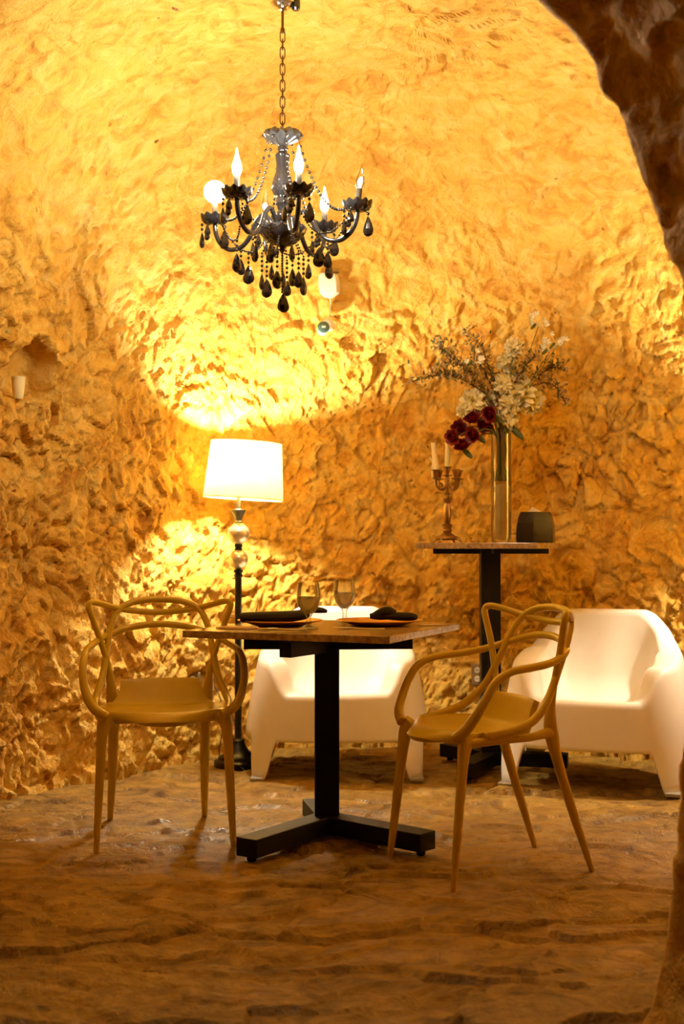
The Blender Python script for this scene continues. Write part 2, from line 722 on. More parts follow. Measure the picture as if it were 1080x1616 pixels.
dg = disp.reshape(NV, NU)
dg = np.pad(dg, 1, mode='edge')
dg = .25 * dg[:-2, 1:-1] + .5 * dg[1:-1, 1:-1] + .25 * dg[2:, 1:-1]
dg = np.pad(dg, ((0, 0), (1, 1)), mode='wrap')
dg = (.25 * dg[:, :-2] + .5 * dg[:, 1:-1] + .25 * dg[:, 2:]).ravel()
kz = sstep(1.9, 2.5, base[:, 2])
disp = disp * (1 - kz) + dg * kz
V = base + nrm * disp[:, None]
idx = np.arange(NU * NV).reshape(NV, NU)
F = np.stack([idx[:-1, :-1], idx[:-1, 1:], idx[1:, 1:], idx[1:, :-1]], axis=2).reshape(-1, 4)
cenF = V[F].mean(axis=1)
keep = cenF[:, 1] > 3.06
F, cenF = F[keep], cenF[keep]
bx = cenF[:, 0] + .12 * fbm(cenF, 1.5, 2, 5)
reg = np.where(cenF[:, 2] > 2.42, 3, np.where((bx < -.78) | (cenF[:, 1] < 4.2) & (bx < 0), 0, np.where(bx > 1.35, 2, 1)))
vn = -grid_normals(V, NU, NV)
vn *= np.sign(np.median(np.sum(vn * (cen - V), axis=1)))
shell_objs = []
for k, nm_ in enumerate(('wall_left', 'wall_back', 'wall_right', 'ceiling')):
    f = F[reg == k][:, ::-1]
    used, inv = np.unique(f.ravel(), return_inverse=True)
    o = np_mesh(nm_, V[used], inv.reshape(-1, 4), M['rock'])
    o.data.normals_split_custom_set_from_vertices([tuple(x) for x in vn[used]])
    tag(o, {'wall_left': 'rough ochre rock wall on the left with a small niche', 'wall_back': 'rough ochre rock wall behind the furniture',
            'wall_right': 'rough ochre rock wall curving away on the right', 'ceiling': 'rough ochre rock vault over the tables'}[nm_], None, None, 'structure')
    shell_objs.append(o)
bpy.context.view_layer.update()


def hit(px, py):
    o, d = ray(px, py)
    best = None
    for ob in shell_objs:
        ok, loc, n, i = ob.ray_cast(o, d)
        if ok and (best is None or (loc - o).length < (best[0] - o).length):
            best = (loc, n)
    loc, n = best
    if n.dot(d) > 0:
        n = -n
    return loc, n


# ------------------------------------------------------------------ the arched opening in front
AD = 2.9
prof = [(.62, -.08), (.655, 0), (.68, .07), (.714, .21), (.742, .48), (.755, .65), (.768, .85), (.785, 1.05), (.788, 1.30), (.764, 1.60), (.729, 1.70), (.695, 1.818), (.669, 1.883),
        (.625, 1.998), (.574, 2.077), (.545, 2.158), (.475, 2.235), (.375, 2.31), (.18, 2.42), (-.1, 2.50), (-.5, 2.52), (-.9, 2.44), (-1.2, 2.2), (-1.36, 1.8), (-1.42, 1.2), (-1.44, .5), (-1.46, -.08)]
pp = np.array(spl(prof, 20))
seglen = np.r_[0, np.cumsum(np.hypot(*np.diff(pp, axis=0).T))]
NS = 520
ss = np.linspace(0, seglen[-1], NS)
pp = np.stack([np.interp(ss, seglen, pp[:, 0]), np.interp(ss, seglen, pp[:, 1])], axis=1)
tn = np.gradient(pp, axis=0)
tn /= np.linalg.norm(tn, axis=1, keepdims=True)
outn = np.stack([tn[:, 1], -tn[:, 0]], axis=1)
mid = np.array([-.3, 1.1])
outn *= np.sign(np.sum(outn * (pp - mid), axis=1))[:, None]
# sweep path: (offset outward, depth)
path = [(1.9, 3.30), (1.2, 3.24), (.6, 3.18), (.30, 3.08), (.12, 2.98), (.035, 2.92), (.008, 2.897), (0, 2.88), (.012, 2.862), (.055, 2.76), (.14, 2.55), (.26, 2.3), (.42, 1.95), (.70, 1.4), (.80, .5), (.82, -.4)]
pa = np.array(spl(path, 24))
sl = np.r_[0, np.cumsum(np.hypot(*np.diff(pa, axis=0).T))]
NT = 260
st = np.linspace(0, sl[-1], NT)
pa = np.stack([np.interp(st, sl, pa[:, 0]), np.interp(st, sl, pa[:, 1])], axis=1)
AV = np.zeros((NT, NS, 3))
AV[:, :, 0] = pp[None, :, 0] + pa[:, None, 0] * outn[None, :, 0]
AV[:, :, 2] = pp[None, :, 1] + pa[:, None, 0] * outn[None, :, 1]
AV[:, :, 1] = pa[:, None, 1]
AV = AV.reshape(-1, 3)
an = grid_normals(AV, NS, NT)
ins = np.array([-.3, 2.0, 1.1])
wq = AV + .15 * np.stack([fbm(AV, 4, 2, 3), fbm(AV, 4, 2, 4), fbm(AV, 4, 2, 6)], axis=1)
ca, _ = chips(wq, 9.0, 13, 1.0)
cb, _ = chips(wq, 22.0, 15, 1.0)
edge_ = (.45 + .55 * sstep(.0, .12, np.abs(AV[:, 1] - 2.89)))
ad = .012 * fbm(AV, 2.5, 3, 8) + edge_ * (.018 * ca + .009 * cb) + .008 * fbm(wq, 12, 3, 9)
AV = AV + an * ad[:, None]
ai = np.arange(NS * NT).reshape(NT, NS)
AF = np.stack([ai[:-1, :-1], ai[:-1, 1:], ai[1:, 1:], ai[1:, :-1]], axis=2).reshape(-1, 4)
arch = np_mesh('wall_front', AV, AF, M['rock'])
tag(arch, 'dark rock edge of the arched opening in the foreground', None, None, 'structure')

# ------------------------------------------------------------------ floor
gx = np.concatenate([np.linspace(-2.3, -1.6, 20, endpoint=False), np.linspace(-1.6, 1.9, 300), np.linspace(1.95, 3.0, 25)])
gy = np.concatenate([np.linspace(-.8, 2.6, 60, endpoint=False), np.linspace(2.6, 7.0, 400)])
X, Y = np.meshgrid(gx, gy)
FB = np.stack([X, Y, 0 * X], axis=2).reshape(-1, 3)


def floor_z(Pn):
    wf = Pn + .35 * np.stack([fbm(Pn, 1.6, 3, 101), fbm(Pn, 1.6, 3, 102), 0 * Pn[:, 0]], axis=1)
    cc, ee = chips(wf * np.array([.7, 1.25, 1]), 2.6, 103, .25)
    c2_, e2_ = chips(wf * np.array([.6, 1.3, 1]) + 7, 7.0, 107, .6)
    crack = -(1 - sstep(.0, .07, ee)) * .010 * sstep(-.05, .2, fbm(Pn, 1.1, 2, 109))
    z = .020 * cc + .015 * c2_ + .014 * fbm(Pn, 3.0, 3, 111) + .006 * fbm(Pn, 14, 2, 113) + 1.6 * crack
    return z - .004


FZ = floor_z(FB)
# furniture stands level: ease the relief close to the feet
feet = [(-.839, 4.466), (-.384, 4.55), (-.879, 4.95), (-.54, 5.006), (.178, 4.39), (.321, 3.96), (.786, 4.26), (.663, 4.56), (-.51, 6.2), (-.32, 4.3), (.28, 4.4), (-.1, 5.0)]
fl = np.zeros(len(FB))
for (fx, fy) in feet:
    fl = np.maximum(fl, np.exp(-((FB[:, 0] - fx) ** 2 + (FB[:, 1] - fy) ** 2) / .012))
FB[:, 2] = FZ * (1 - fl)
fi = np.arange(len(gx) * len(gy)).reshape(len(gy), len(gx))
FF = np.stack([fi[:-1, :-1], fi[:-1, 1:], fi[1:, 1:], fi[1:, :-1]], axis=2).reshape(-1, 4)
floor = np_mesh('floor', FB, FF, M['floor'])
tag(floor, 'uneven brown rock floor with cracks', None, None, 'structure')


# ------------------------------------------------------------------ mustard armchairs
def mirror_path(half):
    """half runs from one side to the middle (x=0); returns the whole symmetric path."""
    return half + [(-p[0], *p[1:]) for p in reversed(half[:-1])]


def make_armchair(label, loc, rz):
    t = thing('dining_armchair', label, 'chair', loc, rz, 'mustard armchairs at the dining table')
    # seat
    mb = MB()
    nu, nv = 25, 30
    vs = []
    for j in range(nv + 1):
        v = j / nv
        for i in range(nu):
            u = -1 + 2 * i / (nu - 1)
            if v < .45:
                W = .245 * (1 - ((.45 - v) / .45) ** 3.0 * .30)
            else:
                k = (v - .45) / .55
                W = .245 - .100 * (k * k * (3 - 2 * k))
            y = -.268 + v * .42 + .115 * u * u * max(0, 1 - v / .55) ** 1.5
            z = .462 - .012 * (1 - u * u) * math.sin(PI * min(1, v * 1.1))
            if v < .16:
                z -= ((.16 - v) / .16) ** 2 * .030
            if v > .74:
                k = (v - .74) / .26
                z += .088 * k ** 1.4
                y -= .028 * k
                y -= .020 * u * u * k
            vs.append((u * W, y, z))
    fs = [(j * nu + i, j * nu + i + 1, (j + 1) * nu + i + 1, (j + 1) * nu + i) for j in range(nv) for i in range(nu - 1)]
    mb.add(vs, fs)
    mb.build('seat', M['mustard'], t, solid=.020, bevel=.006)
    for s in (-1, 1):
        m = MB()
        tube4(m, [(s * .196, -.175, .452, .028), (s * .212, -.192, .425, .0225), (s * .219, -.203, .36, .0170), (s * .227, -.223, .18, .0140), (s * .235, -.243, 0, .0095)], 6, 12, flat=(1.15, .95))
        m.build('leg', M['mustard'], t)
        m = MB()
        tube4(m, [(s * .192, .138, .600, .0112), (s * .183, .134, .545, .0135), (s * .176, .134, .49, .0200), (s * .172, .142, .44, .0225), (s * .171, .163, .36, .0175), (s * .174, .222, .18, .0145), (s * .180, .285, 0, .0095)], 6, 12, flat=(1.15, .95))
        m.build('leg', M['mustard'], t)
        m = MB()
        tube4(m, [(s * .210, -.185, .438, .016), (s * .230, -.08, .446, .013), (s * .218, .03, .447, .013), (s * .194, .10, .452, .016), (s * .176, .138, .452, .020)], 6, 10)
        m.build('seat_rail', M['mustard'], t)
    m = MB()
    r1, r2 = .0125, .0115
    tube4(m, mirror_path([(-.200, -.215, .456, .017), (-.246, -.205, .486, .0165), (-.273, -.178, .538, .0150), (-.283, -.150, .590, .0140), (-.282, -.118, .633, .0132), (-.277, -.065, .660, r1), (-.270, .01, .670, r1), (-.258, .075, .678, r1), (-.236, .13, .691, r1), (-.190, .185, .713, r1), (-.105, .220, .738, r1), (0, .230, .748, r1)]), 7, 12)
    m.build('arm_loop', M['mustard'], t)
    m = MB()
    tube4(m, mirror_path([(-.224, -.130, .460, .013), (-.240, -.04, .474, .014), (-.234, .04, .503, .014), (-.213, .105, .565, .0135), (-.198, .150, .650, r1), (-.183, .193, .740, r1), (-.153, .225, .803, r1), (-.095, .246, .832, r1), (0, .254, .841, r1)]), 7, 12)
    m.build('back_arch', M['mustard'], t)
    m = MB()
    tube4(m, mirror_path([(-.183, .134, .545, .0125), (-.194, .138, .610, r2), (-.228, .140, .715, r2), (-.258, .135, .800, r2), (-.264, .136, .824, r2), (-.256, .145, .836, r2), (-.230, .170, .833, r2), (-.150, .228, .808, r2), (-.07, .252, .796, r2), (0, .258, .792, r2)]), 7, 12)
    m.build('ear_rail', M['mustard'], t)
    return t


ch1 = make_armchair('mustard plastic armchair with looped back facing the camera, left of the dining table', (-.655, 4.745, 0), math.radians(11))
ch2 = copy_thing(ch1, 'mustard plastic armchair turned sideways, right of the dining table', (.475, 4.275, 0), math.radians(-68))


# ------------------------------------------------------------------ white moulded lounge chairs
def make_lounge(label, loc, rz):
    t = thing('lounge_chair', label, 'armchair', loc, rz, 'white moulded lounge chairs by the back wall')
    N = 288
    pexp = 3.1
    rows = []
    A0, B0, A1, B1 = .445, .360, .352, .315

    def sm(a, b, x):
        k = min(1, max(0, (x - a) / (b - a)))
        return k * k * (3 - 2 * k)
    info = []
    # even arc-length sampling of the superellipse
    dense = []
    for k in range(4000):
        a = 2 * PI * k / 4000
        c, s = math.cos(a), math.sin(a)
        dense.append((math.copysign(abs(c) ** (2 / pexp), c), math.copysign(abs(s) ** (2 / pexp), s)))
    dn = np.array(dense + dense[:1])
    L = np.r_[0, np.cumsum(np.hypot(*np.diff(dn, axis=0).T))]
    lk = np.linspace(0, L[-1], N, endpoint=False)
    ux = np.interp(lk, L, dn[:, 0])
    uy = np.interp(lk, L, dn[:, 1])
    for x, y in zip(ux, uy):
        zarm = .520 + .055 * sm(-.9, .3, y)
        if y < 0:
            wv = sm(.56, .88, abs(x))
            zr = .385 + (zarm - .385) * wv
        else:
            # distance along the rim from the middle of the back
            dd = abs(x) if abs(x) < abs(y) * 1.0 else 2 * .80 - abs(y)
            zr = zarm + (.748 - zarm) * (1 - sm(.52, 1.20, dd))
        c = min(abs(x), abs(y))
        zb = .175 * (1 - sm(.63, .745, c))
        info.append((x, y, zr, zb))
    R = 10
    for k in range(R + 1):
        f = k / R
        row = []
        for (x, y, zr, zb) in info:
            z = zb + (zr - .032 - zb) * f
            g = min(1, z / .60)
            bulge = .012 * math.sin(PI * g)
            row.append((x * (A0 + (A1 - A0) * g + bulge), y * (B0 + (B1 - B0) * g + bulge) + (.03 * g if y > 0 else .02 * g), z))
        rows.append(row)
    last = rows[-1]
    rr = .032
    for k in range(1, 7):
        a = PI / 2 * k / 3 if k <= 3 else None
        row = []
        for (x, y, zr, zb), q_ in zip(info, last):
            rn = math.hypot(q_[0], q_[1])
            thick = .030 + .030 * sm(.5, 1, abs(x)) * (1 - sm(.3, .9, y))
            if k <= 3:
                off = rr * (1 - math.cos(a))
                z = zr - rr + rr * math.sin(a)
            else:
                b = PI / 2 * (k - 3) / 3
                off = rr + thick + rr * math.sin(b)
                z = zr - rr + rr * math.cos(b)
            s_ = 1 - off / rn
            row.append((q_[0] * s_, q_[1] * s_, z))
        rows.append(row)
    top_in = rows[-1]
    zs = .352
    for k in range(1, 9):
        f = k / 8
        row = []
        for (x, y, zr, zb), q_ in zip(info, top_in):
            rn = math.hypot(q_[0], q_[1])
            depth = max(0, q_[2] - zs)
            off = f * (.03 + .16 * depth) + .06 * max(0, f - .6) / .4
            z = q_[2] - depth * (1 - (1 - f) ** 1.8)
            row.append((q_[0] * (1 - off / rn), q_[1] * (1 - off / rn), z))
        rows.append(row)
    rim = rows[-1]
    for k in range(1, 8):
        f = 1 - k / 8
        rows.append([(q_[0] * f, q_[1] * f, zs - .012 * (1 - f * f) + (q_[2] - zs) * f) for q_ in rim])
    vs = [p for r_ in rows for p in r_]
    fs = []
    for j in range(len(rows) - 1):
        for i in range(N):
            i2 = (i + 1) % N
            fs.append((j * N + i, j * N + i2, (j + 1) * N + i2, (j + 1) * N + i))
    vs.append((0, 0, zs - .012))
    j = len(rows) - 1
    for i in range(N):
        fs.append((j * N + i, j * N + (i + 1) % N, len(vs) - 1))
    mb = MB().add(vs, fs)
    o = mb.build('moulded_shell', M['white'], t, sharp=75)
    md = o.modifiers.new('s', 'SOLIDIFY')
    md.thickness = .009
    md.offset = -1
    ax, by = .445 * .80, .360 * .80
    for sx in (-1, 1):
        for sy in (-1, 1):
            m = MB().box((sx * ax, sy * by, .008), (.062, .062, .016))
            m.build('foot_pad', M['pad'], t, bevel=.004)
    return t


lc1 = make_lounge('white moulded plastic lounge chair behind the dining table', (-.022, 6.11, 0), 0)
lc2 = copy_thing(lc1, 'white moulded plastic lounge chair beside the high table at the right edge', (1.150, 5.850, 0), math.radians(-20))


# ------------------------------------------------------------------ tables
def arms(mb, c, ends, z0, h, wd):
    for (ex, ey) in ends:
        d = Vector((ex - c[0], ey - c[1], 0))
        L_ = d.length
        R = Matrix.Rotation(math.atan2(d.y, d.x), 3, 'Z')
        mb.box((c[0] + d.x / 2, c[1] + d.y / 2, z0 + h / 2), (L_, wd, h), R)


def slab(parent, size, z0, z1, rz):
    m = MB().box((0, 0, (z0 + z1) / 2), (size, size, z1 - z0), Matrix.Rotation(rz, 3, 'Z'))
    return m.build('table_top', M['granite'], parent, bevel=.003, smooth=False)


dt = thing('dining_table', 'square granite dining table on a black steel pedestal with three feet', 'table', (-.055, 4.72, 0))
TR = math.radians(-22.4)
sl_ = slab(dt, .775, .725, .75, TR)
sl_.location = (0, .06, 0)
MB().box((0, 0, .375), (.088, .088, .62), Matrix.Rotation(math.radians(2), 3, 'Z')).build('column', M['black'], dt, bevel=.003, smooth=False)
for e in ((-.262, -.40), (.345, -.31), (-.055, .28)):
    m = MB()
    arms(m, (0, 0), [e], .018, .062, .085)
    m.build('foot', M['black'], dt, bevel=.003, smooth=False)
    m = MB()
    d = Vector((e[0], e[1], 0)).normalized()
    m.lathe([(.014, 0), (.016, .003), (.016, .02)], 12, (e[0] - d.x * .03, e[1] - d.y * .03, 0))
    m.build('leveling_foot', M['black'], dt)
for k, e in enumerate(((-.30, .02), (.31, .03), (-.14, -.26), (.05, .30))):
    m = MB()
    arms(m, (0, 0), [e], .672 if k != 2 else .664, .053, .047)
    m.build('support_bar', M['black'], dt, bevel=.002, smooth=False)

HT = Vector((.700, 6.15, 0))
ht = thing('high_table', 'tall granite bar table on a black steel pedestal against the back wall', 'table', HT)
s2 = slab(ht, .565, 1.033, 1.060, math.radians(-20))
MB().box((0, 0, .53), (.092, .092, 1.0)).build('column', M['black'], ht, bevel=.003, smooth=False)
for e in ((-.150, -.345), (.350, -.085), (-.19, .25)):
    m = MB()
    arms(m, (0, 0), [e], .018, .062, .085)
    m.build('foot', M['black'], ht, bevel=.003, smooth=False)
    m = MB()
    d = Vector((e[0], e[1], 0)).normalized()
    m.lathe([(.014, 0), (.016, .003), (.016, .02)], 12, (e[0] - d.x * .03, e[1] - d.y * .03, 0))
    m.build('leveling_foot', M['black'], ht)
for e in ((-.262, .06), (.280, .05), (-.04, -.22), (.03, .22)):
    m = MB()
    arms(m, (0, 0), [e], 1.008, .025, .045)
    m.build('support_bar', M['black'], ht, bevel=.002, smooth=False)

# ------------------------------------------------------------------ floor lamp
LP = Vector((-.492, 6.17, 0))
fl_ = thing('floor_lamp', 'floor lamp with a glowing yellow drum shade and two mercury glass balls', 'lamp', LP)
MB().lathe([(.112, 0), (.114, .006), (.114, .030), (.108, .036), (.096, .040), (.092, .052), (.072, .060), (.066, .066), (.050, .080), (.036, .105), (.030, .118), (.034, .124), (.030, .132), (.017, .138)], 40).build('base', M['ironlamp'], fl_)
m = MB().lathe([(.0155, .135), (.0155, .895), (.021, .900), (.021, .910), (.016, .915), (.022, .922), (.022, .932), (.012, .936)], 24, ruffle=lambda i, a, r, z: (r * (1 + .06 * math.cos(a * 8)) if i < 2 else r, z))
m.build('pole', M['ironlamp'], fl_)


def ballprof(z, r):
    return [(max(.012, r * math.sin(PI * i / 14)), z - r * math.cos(PI * i / 14)) for i in range(15)]


MB().lathe(ballprof(.982, .047), 32).build('mercury_ball', M['mercury'], fl_)
MB().lathe([(.014, 1.020), (.019, 1.024), (.019, 1.034), (.015, 1.038), (.019, 1.042), (.019, 1.052), (.014, 1.058)], 24).build('collar', M['ironlamp'], fl_)
MB().lathe(ballprof(1.104, .053), 32).build('mercury_ball', M['mercury'], fl_)
MB().lathe([(.016, 1.150), (.017, 1.160), (.013, 1.165), (.016, 1.172), (.020, 1.185), (.034, 1.208), (.036, 1.212), (.036, 1.217), (.014, 1.219), (.011, 1.222), (.010, 1.36), (.014, 1.362), (.014, 1.385), (.006, 1.387)], 24).build('neck', M['pewter'], fl_)
TILT = Matrix.Rotation(math.radians(3.5), 3, 'Y')
ctr = Vector((.030, 0, 1.405))
sh = MB()
hz = .135
shp = [(.190 + (.168 - .190) * k / 8, -hz + 2 * hz * k / 8) for k in range(9)]
sh.lathe(shp, 56, ctr, cap0=False, cap1=False, rot=TILT)
so = sh.build('lamp_shade', M['shade'], fl_)
for zz, rr_ in ((-hz, .190), (hz, .168)):
    m = MB().tube([ctr + TILT @ Vector((rr_ * math.cos(2 * PI * k / 56), rr_ * math.sin(2 * PI * k / 56), zz)) for k in range(56)], .0028, 6, closed=True)
    m.build('shade_trim', M['shadetrim'], so)
m = MB()
topc = ctr + TILT @ Vector((0, 0, hz - .012))
for k in range(3):
    a = 2 * PI * k / 3 + .4
    m.tube([topc, ctr + TILT @ Vector((.168 * math.cos(a), .168 * math.sin(a), hz - .001))], .0018, 6)
m.tube([Vector((0, 0, 1.385)), Vector((.045, 0, 1.42)), Vector((.05, 0, 1.49)), topc], .0018, 6)
m.build('harp', M['pewter'], fl_)
m = MB()
tc_ = topc
m.lathe([(.004, 0), (.008, .006), (.004, .012), (.009, .020), (.003, .028)], 12, tc_)
m.build('finial', M['pewter'], fl_)
MB().lathe([(.010, 1.386), (.014, 1.395), (.026, 1.415), (.030, 1.435), (.026, 1.455), (.014, 1.468), (.003, 1.472)], 16).build('bulb', M['lampbulb'], fl_)
m = MB()
tube4(m, [(.02, -.112, .02, .0028), (.055, -.15, .004, .0028), (.09, -.10, .006, .0028), (.07, -.04, .050, .0028), (.10, .02, .045, .0028)], 8, 6)
tube4(m, [(-.085, .05, .035, .0028), (-.10, .12, .06, .0028), (-.085, .15, .18, .0028), (-.10, .17, .30, .0028), (-.13, .20, .36, .0028)], 8, 6)
m.build('cord', M['cord'], fl_)

copy_thing(fl_, 'second drum-shaded floor lamp just beyond the right edge, beside the right lounge chair', (1.93, 5.66, 0), 0)

# ------------------------------------------------------------------ chandelier
CH = Vector((-.208, 4.50, 0))
zc = None
for ob in shell_objs:
    ok, loc, n, i = ob.ray_cast(Vector((CH.x, CH.y, 2.0)), Vector((0, 0, 1)))
    if ok:
        zc = loc.z
zc = zc or 2.95
cz = thing('chandelier', 'black glass chandelier with six candle arms and hanging teardrop crystals', 'chandelier', CH)
zcan = 2.918
MB().lathe([(.006, zcan - .002), (.016, zcan), (.020, zcan + .008), (.032, zcan + .014), (.045, zcan + .024), (.048, max(zc + .03, zcan + .03))], 24).build('ceiling_canopy', M['chrome'], cz)
MB().lathe([(.010, zcan + .002), (.016, zcan + .008), (.016, max(zc + .03, zcan + .03))], 12, (.046, 0, 0)).build('cable_grip', M['jetglass'], cz)
MB().lathe([(.0045, 2.852), (.0045, zcan)], 10).build('rod', M['bronze'], cz)
MB().lathe([(.003, 2.838), (.008, 2.842), (.008, 2.855), (.004, 2.860)], 12).build('rod_cap', M['bronze'], cz)
lk_ = MB()
Lh, Lr = .0135, .0085
pts = []
for k in range(20):
    a = 2 * PI * k / 20
    pts.append((Lr * math.cos(a), 0, Lh * math.copysign(1, math.sin(a)) * (0 if abs(math.sin(a)) < 1e-6 else 1) * .55 + Lr * 1.1 * math.sin(a)))
lk_.tube(pts, .0020, 6, closed=True)
lme = lk_.mesh('chain_link', M['bronze'])
z = 2.828
k = 0
while z > 2.50:
    inst('chain_link', lme, cz, (0, 0, z), (0, 0, math.radians(12 + 90 * (k % 2))), (1, 1, 1.12 if k % 2 else 1.25))
    z -= .0290
    k += 1


def ruff(n, amp, zamp, i0=0):
    def f(i, a, r, z):
        wv = math.cos(n * a)
        return r * (1 + amp * wv * min(1, max(0, (r - .012) / .03))), z + zamp * wv * min(1, max(0, (r - .02) / .02))
    return f


# crown dish (upside-down ruffled bowl)
MB().lathe([(.008, 2.500), (.020, 2.498), (.045, 2.494), (.060, 2.486), (.068, 2.472), (.060, 2.466), (.050, 2.462), (.030, 2.452), (.016, 2.440), (.010, 2.432)], 64, ruffle=ruff(12, .09, .005)).build('crown_dish', M['smoke'], cz)


def hob(i, a, r, z):
    return r * (1 + .09 * math.cos(a * 14 + (i % 2) * PI)), z


cp = [(.016, 2.440), (.018, 2.428), (.014, 2.420), (.024, 2.412)]
for k in range(21):
    f = k / 20
    r = .024 + .012 * sstep(.35, .75, f) - .004 * math.sin(PI * min(1, f * 2)) - .016 * sstep(.80, 1, f)
    cp.append((float(r), 2.408 - f * .150))
cp += [(.024, 2.252), (.026, 2.238), (.018, 2.228), (.016, 2.215), (.024, 2.205), (.026, 2.190), (.018, 2.175), (.018, 2.15)]
MB().lathe(cp, 56, ruffle=lambda i, a, r, z: hob(i, a, r, z) if 4 <= i <= 24 else (r, z)).build('column', M['jetglass'], cz)
MB().lathe([(.018, 2.155), (.050, 2.160), (.074, 2.158), (.082, 2.150), (.076, 2.132), (.060, 2.112), (.040, 2.098), (.018, 2.090), (.008, 2.084), (.012, 2.076), (.004, 2.068)], 64, ruffle=ruff(16, .06, .003)).build('bowl', M['jetglass'], cz)

ARMA = [16, 76, 121, 205, 254, 302]        # angle towards the camera, degrees
LIT = ['off', 'lit', 'lit', 'globe', 'off', 'lit']
armprof = [(.030, 2.140, .0085), (.048, 2.185, .0085), (.076, 2.207, .0085), (.104, 2.186, .0085), (.128, 2.138, .0085), (.162, 2.104, .0085), (.210, 2.098, .0085), (.250, 2.126, .0085), (.268, 2.165, .0085), (.272, 2.200, .0085)]
RC = .272
bob = MB().lathe([(.006, 2.190), (.020, 2.192), (.036, 2.198), (.047, 2.208), (.051, 2.224), (.048, 2.228), (.040, 2.220), (.030, 2.210), (.014, 2.206), (.008, 2.210)], 72, ruffle=ruff(10, .055, .004)).mesh('bobeche', M['jetglass'])
slv = MB().lathe([(.010, 2.208), (.0105, 2.212), (.0105, 2.270), (.009, 2.272)], 16).mesh('candle_sleeve', M['sleeve'])
flame = [(.008, 2.270), (.0125, 2.280), (.0160, 2.293), (.0150, 2.306), (.0105, 2.320), (.0062, 2.334), (.0028, 2.350), (.0008, 2.362)]
flm = MB().lathe(flame, 14).mesh('flame_bulb', M['bulb'])
flo = MB().lathe(flame, 14).mesh('flame_bulb', M['glass'])
fil = MB().lathe([(.003, 2.274), (.006, 2.286), (.008, 2.296), (.005, 2.306), (.001, 2.312)], 10).mesh('filament', M['faint'])
glb = MB().lathe([(.009, 2.268), (.012, 2.276)] + [(max(.001, .040 * math.sin(PI * k / 12)), 2.312 - .040 * math.cos(PI * k / 12)) for k in range(2, 13)], 24).mesh('globe_bulb', M['globe'])
armme = {}
# drops
def dropmesh(Lg, wd, fl=.6, seg=8):
    pr = [(.0008, 0), (wd * .16, -.12 * Lg), (wd * .34, -.34 * Lg), (wd * .48, -.62 * Lg), (wd * .49, -.74 * Lg), (wd * .40, -.88 * Lg), (wd * .2, -.97 * Lg), (.0008, -Lg)]
    return MB().lathe(list(reversed(pr)), seg, scale=(1, fl))


big = dropmesh(.068, .044).mesh('crystal_drop', M['jet'], smooth=False)
mid_ = dropmesh(.058, .035).mesh('crystal_drop', M['jet'], smooth=False)
sml = dropmesh(.038, .023).mesh('crystal_drop', M['jet'], smooth=False)


def hang_drop(x, y, z, beads, me, rz, br=.0055):
    if beads:
        b = MB()
        zz = z
        for q_ in range(beads):
            b.ball((x, y, zz - br * 1.1), br, 8, 5)
            b.tube([(x, y, zz), (x, y, zz - br * 3.0)], .0006, 4)
            zz -= br * 3.0
        b.build('bead_strand', M['jet'], cz)
        z = zz
    inst('crystal_drop', me, cz, (x, y, z), (0, 0, rz))


def strand(p0, p1, sag, n, br=.0056):
    b = MB()
    p0, p1 = Vector(p0), Vector(p1)
    pts_ = []
    for q_ in range(n + 1):
        f = q_ / n
        p = p0.lerp(p1, f)
        p.z -= sag * 4 * f * (1 - f)
        pts_.append(p)
        b.ball(p, br, 8, 5)
    b.tube(pts_, .0006, 4)
    b.build('bead_strand', M['jet'], cz)


tips = []
for a_deg, lit in zip(ARMA, LIT):
    a = math.radians(a_deg)
    dx, dy = math.cos(a), -math.sin(a)
    m = MB()
    tube4(m, [(dx * r, dy * r, z, rr_) for (r, z, rr_) in armprof], 6, 12)
    ao = m.build('arm', M['jetglass'], cz)
    tilt = (0, math.radians(6), 0) if lit == 'off' and a_deg < 90 else (0, 0, 0)
    px_, py_ = dx * RC, dy * RC
    inst('bobeche', bob, ao, (px_, py_, 0), (0, 0, a))
    Rm = Matrix.Rotation(tilt[1], 3, 'Y')
    piv = Vector((0, 0, 2.21))
    off = piv - Rm @ piv
    inst('candle_sleeve', slv, ao, (px_ + off.x, py_, off.z), tilt)
    inst('bulb', {'lit': flm, 'globe': glb, 'off': flo}[lit], ao, (px_ + off.x, py_, off.z), tilt)
    if lit == 'off':
        inst('filament', fil, ao, (px_ + off.x, py_, off.z), tilt)
    tips.append((a, px_, py_))
    # drops around the bobeche
    for j, (da, me, nb) in enumerate(((0.9, big, 2), (2.3, sml, 1), (-.5, sml, 1), (3.9, sml, 1), (-1.6, mid_, 2))):
        aa = -PI / 2 + da
        hang_drop(px_ + .046 * math.cos(aa), py_ + .046 * math.sin(aa), 2.200, nb, me, aa + 1.2 * j)
    # swags: crown -> bobeche
    strand((dx * .058, dy * .058, 2.462), (dx * .222, dy * .222, 2.205), .075, 20)
    # bowl -> arm
    hang_drop(dx * .165, dy * .165, 2.094, 2, mid_, a)
    # swag from arm to arm
for j in range(6):
    a0, x0, y0 = tips[j]
    a1, x1, y1 = tips[(j + 1) % 6]
    mx, my = (x0 + x1) / 2 * .80, (y0 + y1) / 2 * .80
    strand((x0 * .88, y0 * .88, 2.185), (mx, my, 2.105), .022, 13, .004)
    strand((mx, my, 2.105), (x1 * .88, y1 * .88, 2.185), .022, 13, .004)
    hang_drop(mx, my, 2.105, 3, big, math.atan2(my, mx) + .7)
    hx, hy = mx * .45, my * .45
    strand((mx * .3, my * .3, 2.110), (hx, hy, 2.060), .0, 5, .004)
    hang_drop(hx, hy, 2.056, 4, big if j % 2 else mid_, j * .9)
strand((0, 0, 2.066), (0, 0, 1.930), 0, 15, .0048)
hang_drop(0.004, 0, 1.926, 0, big, .3)
hang_drop(.004, -.012, 1.998, 0, mid_, 1.2)

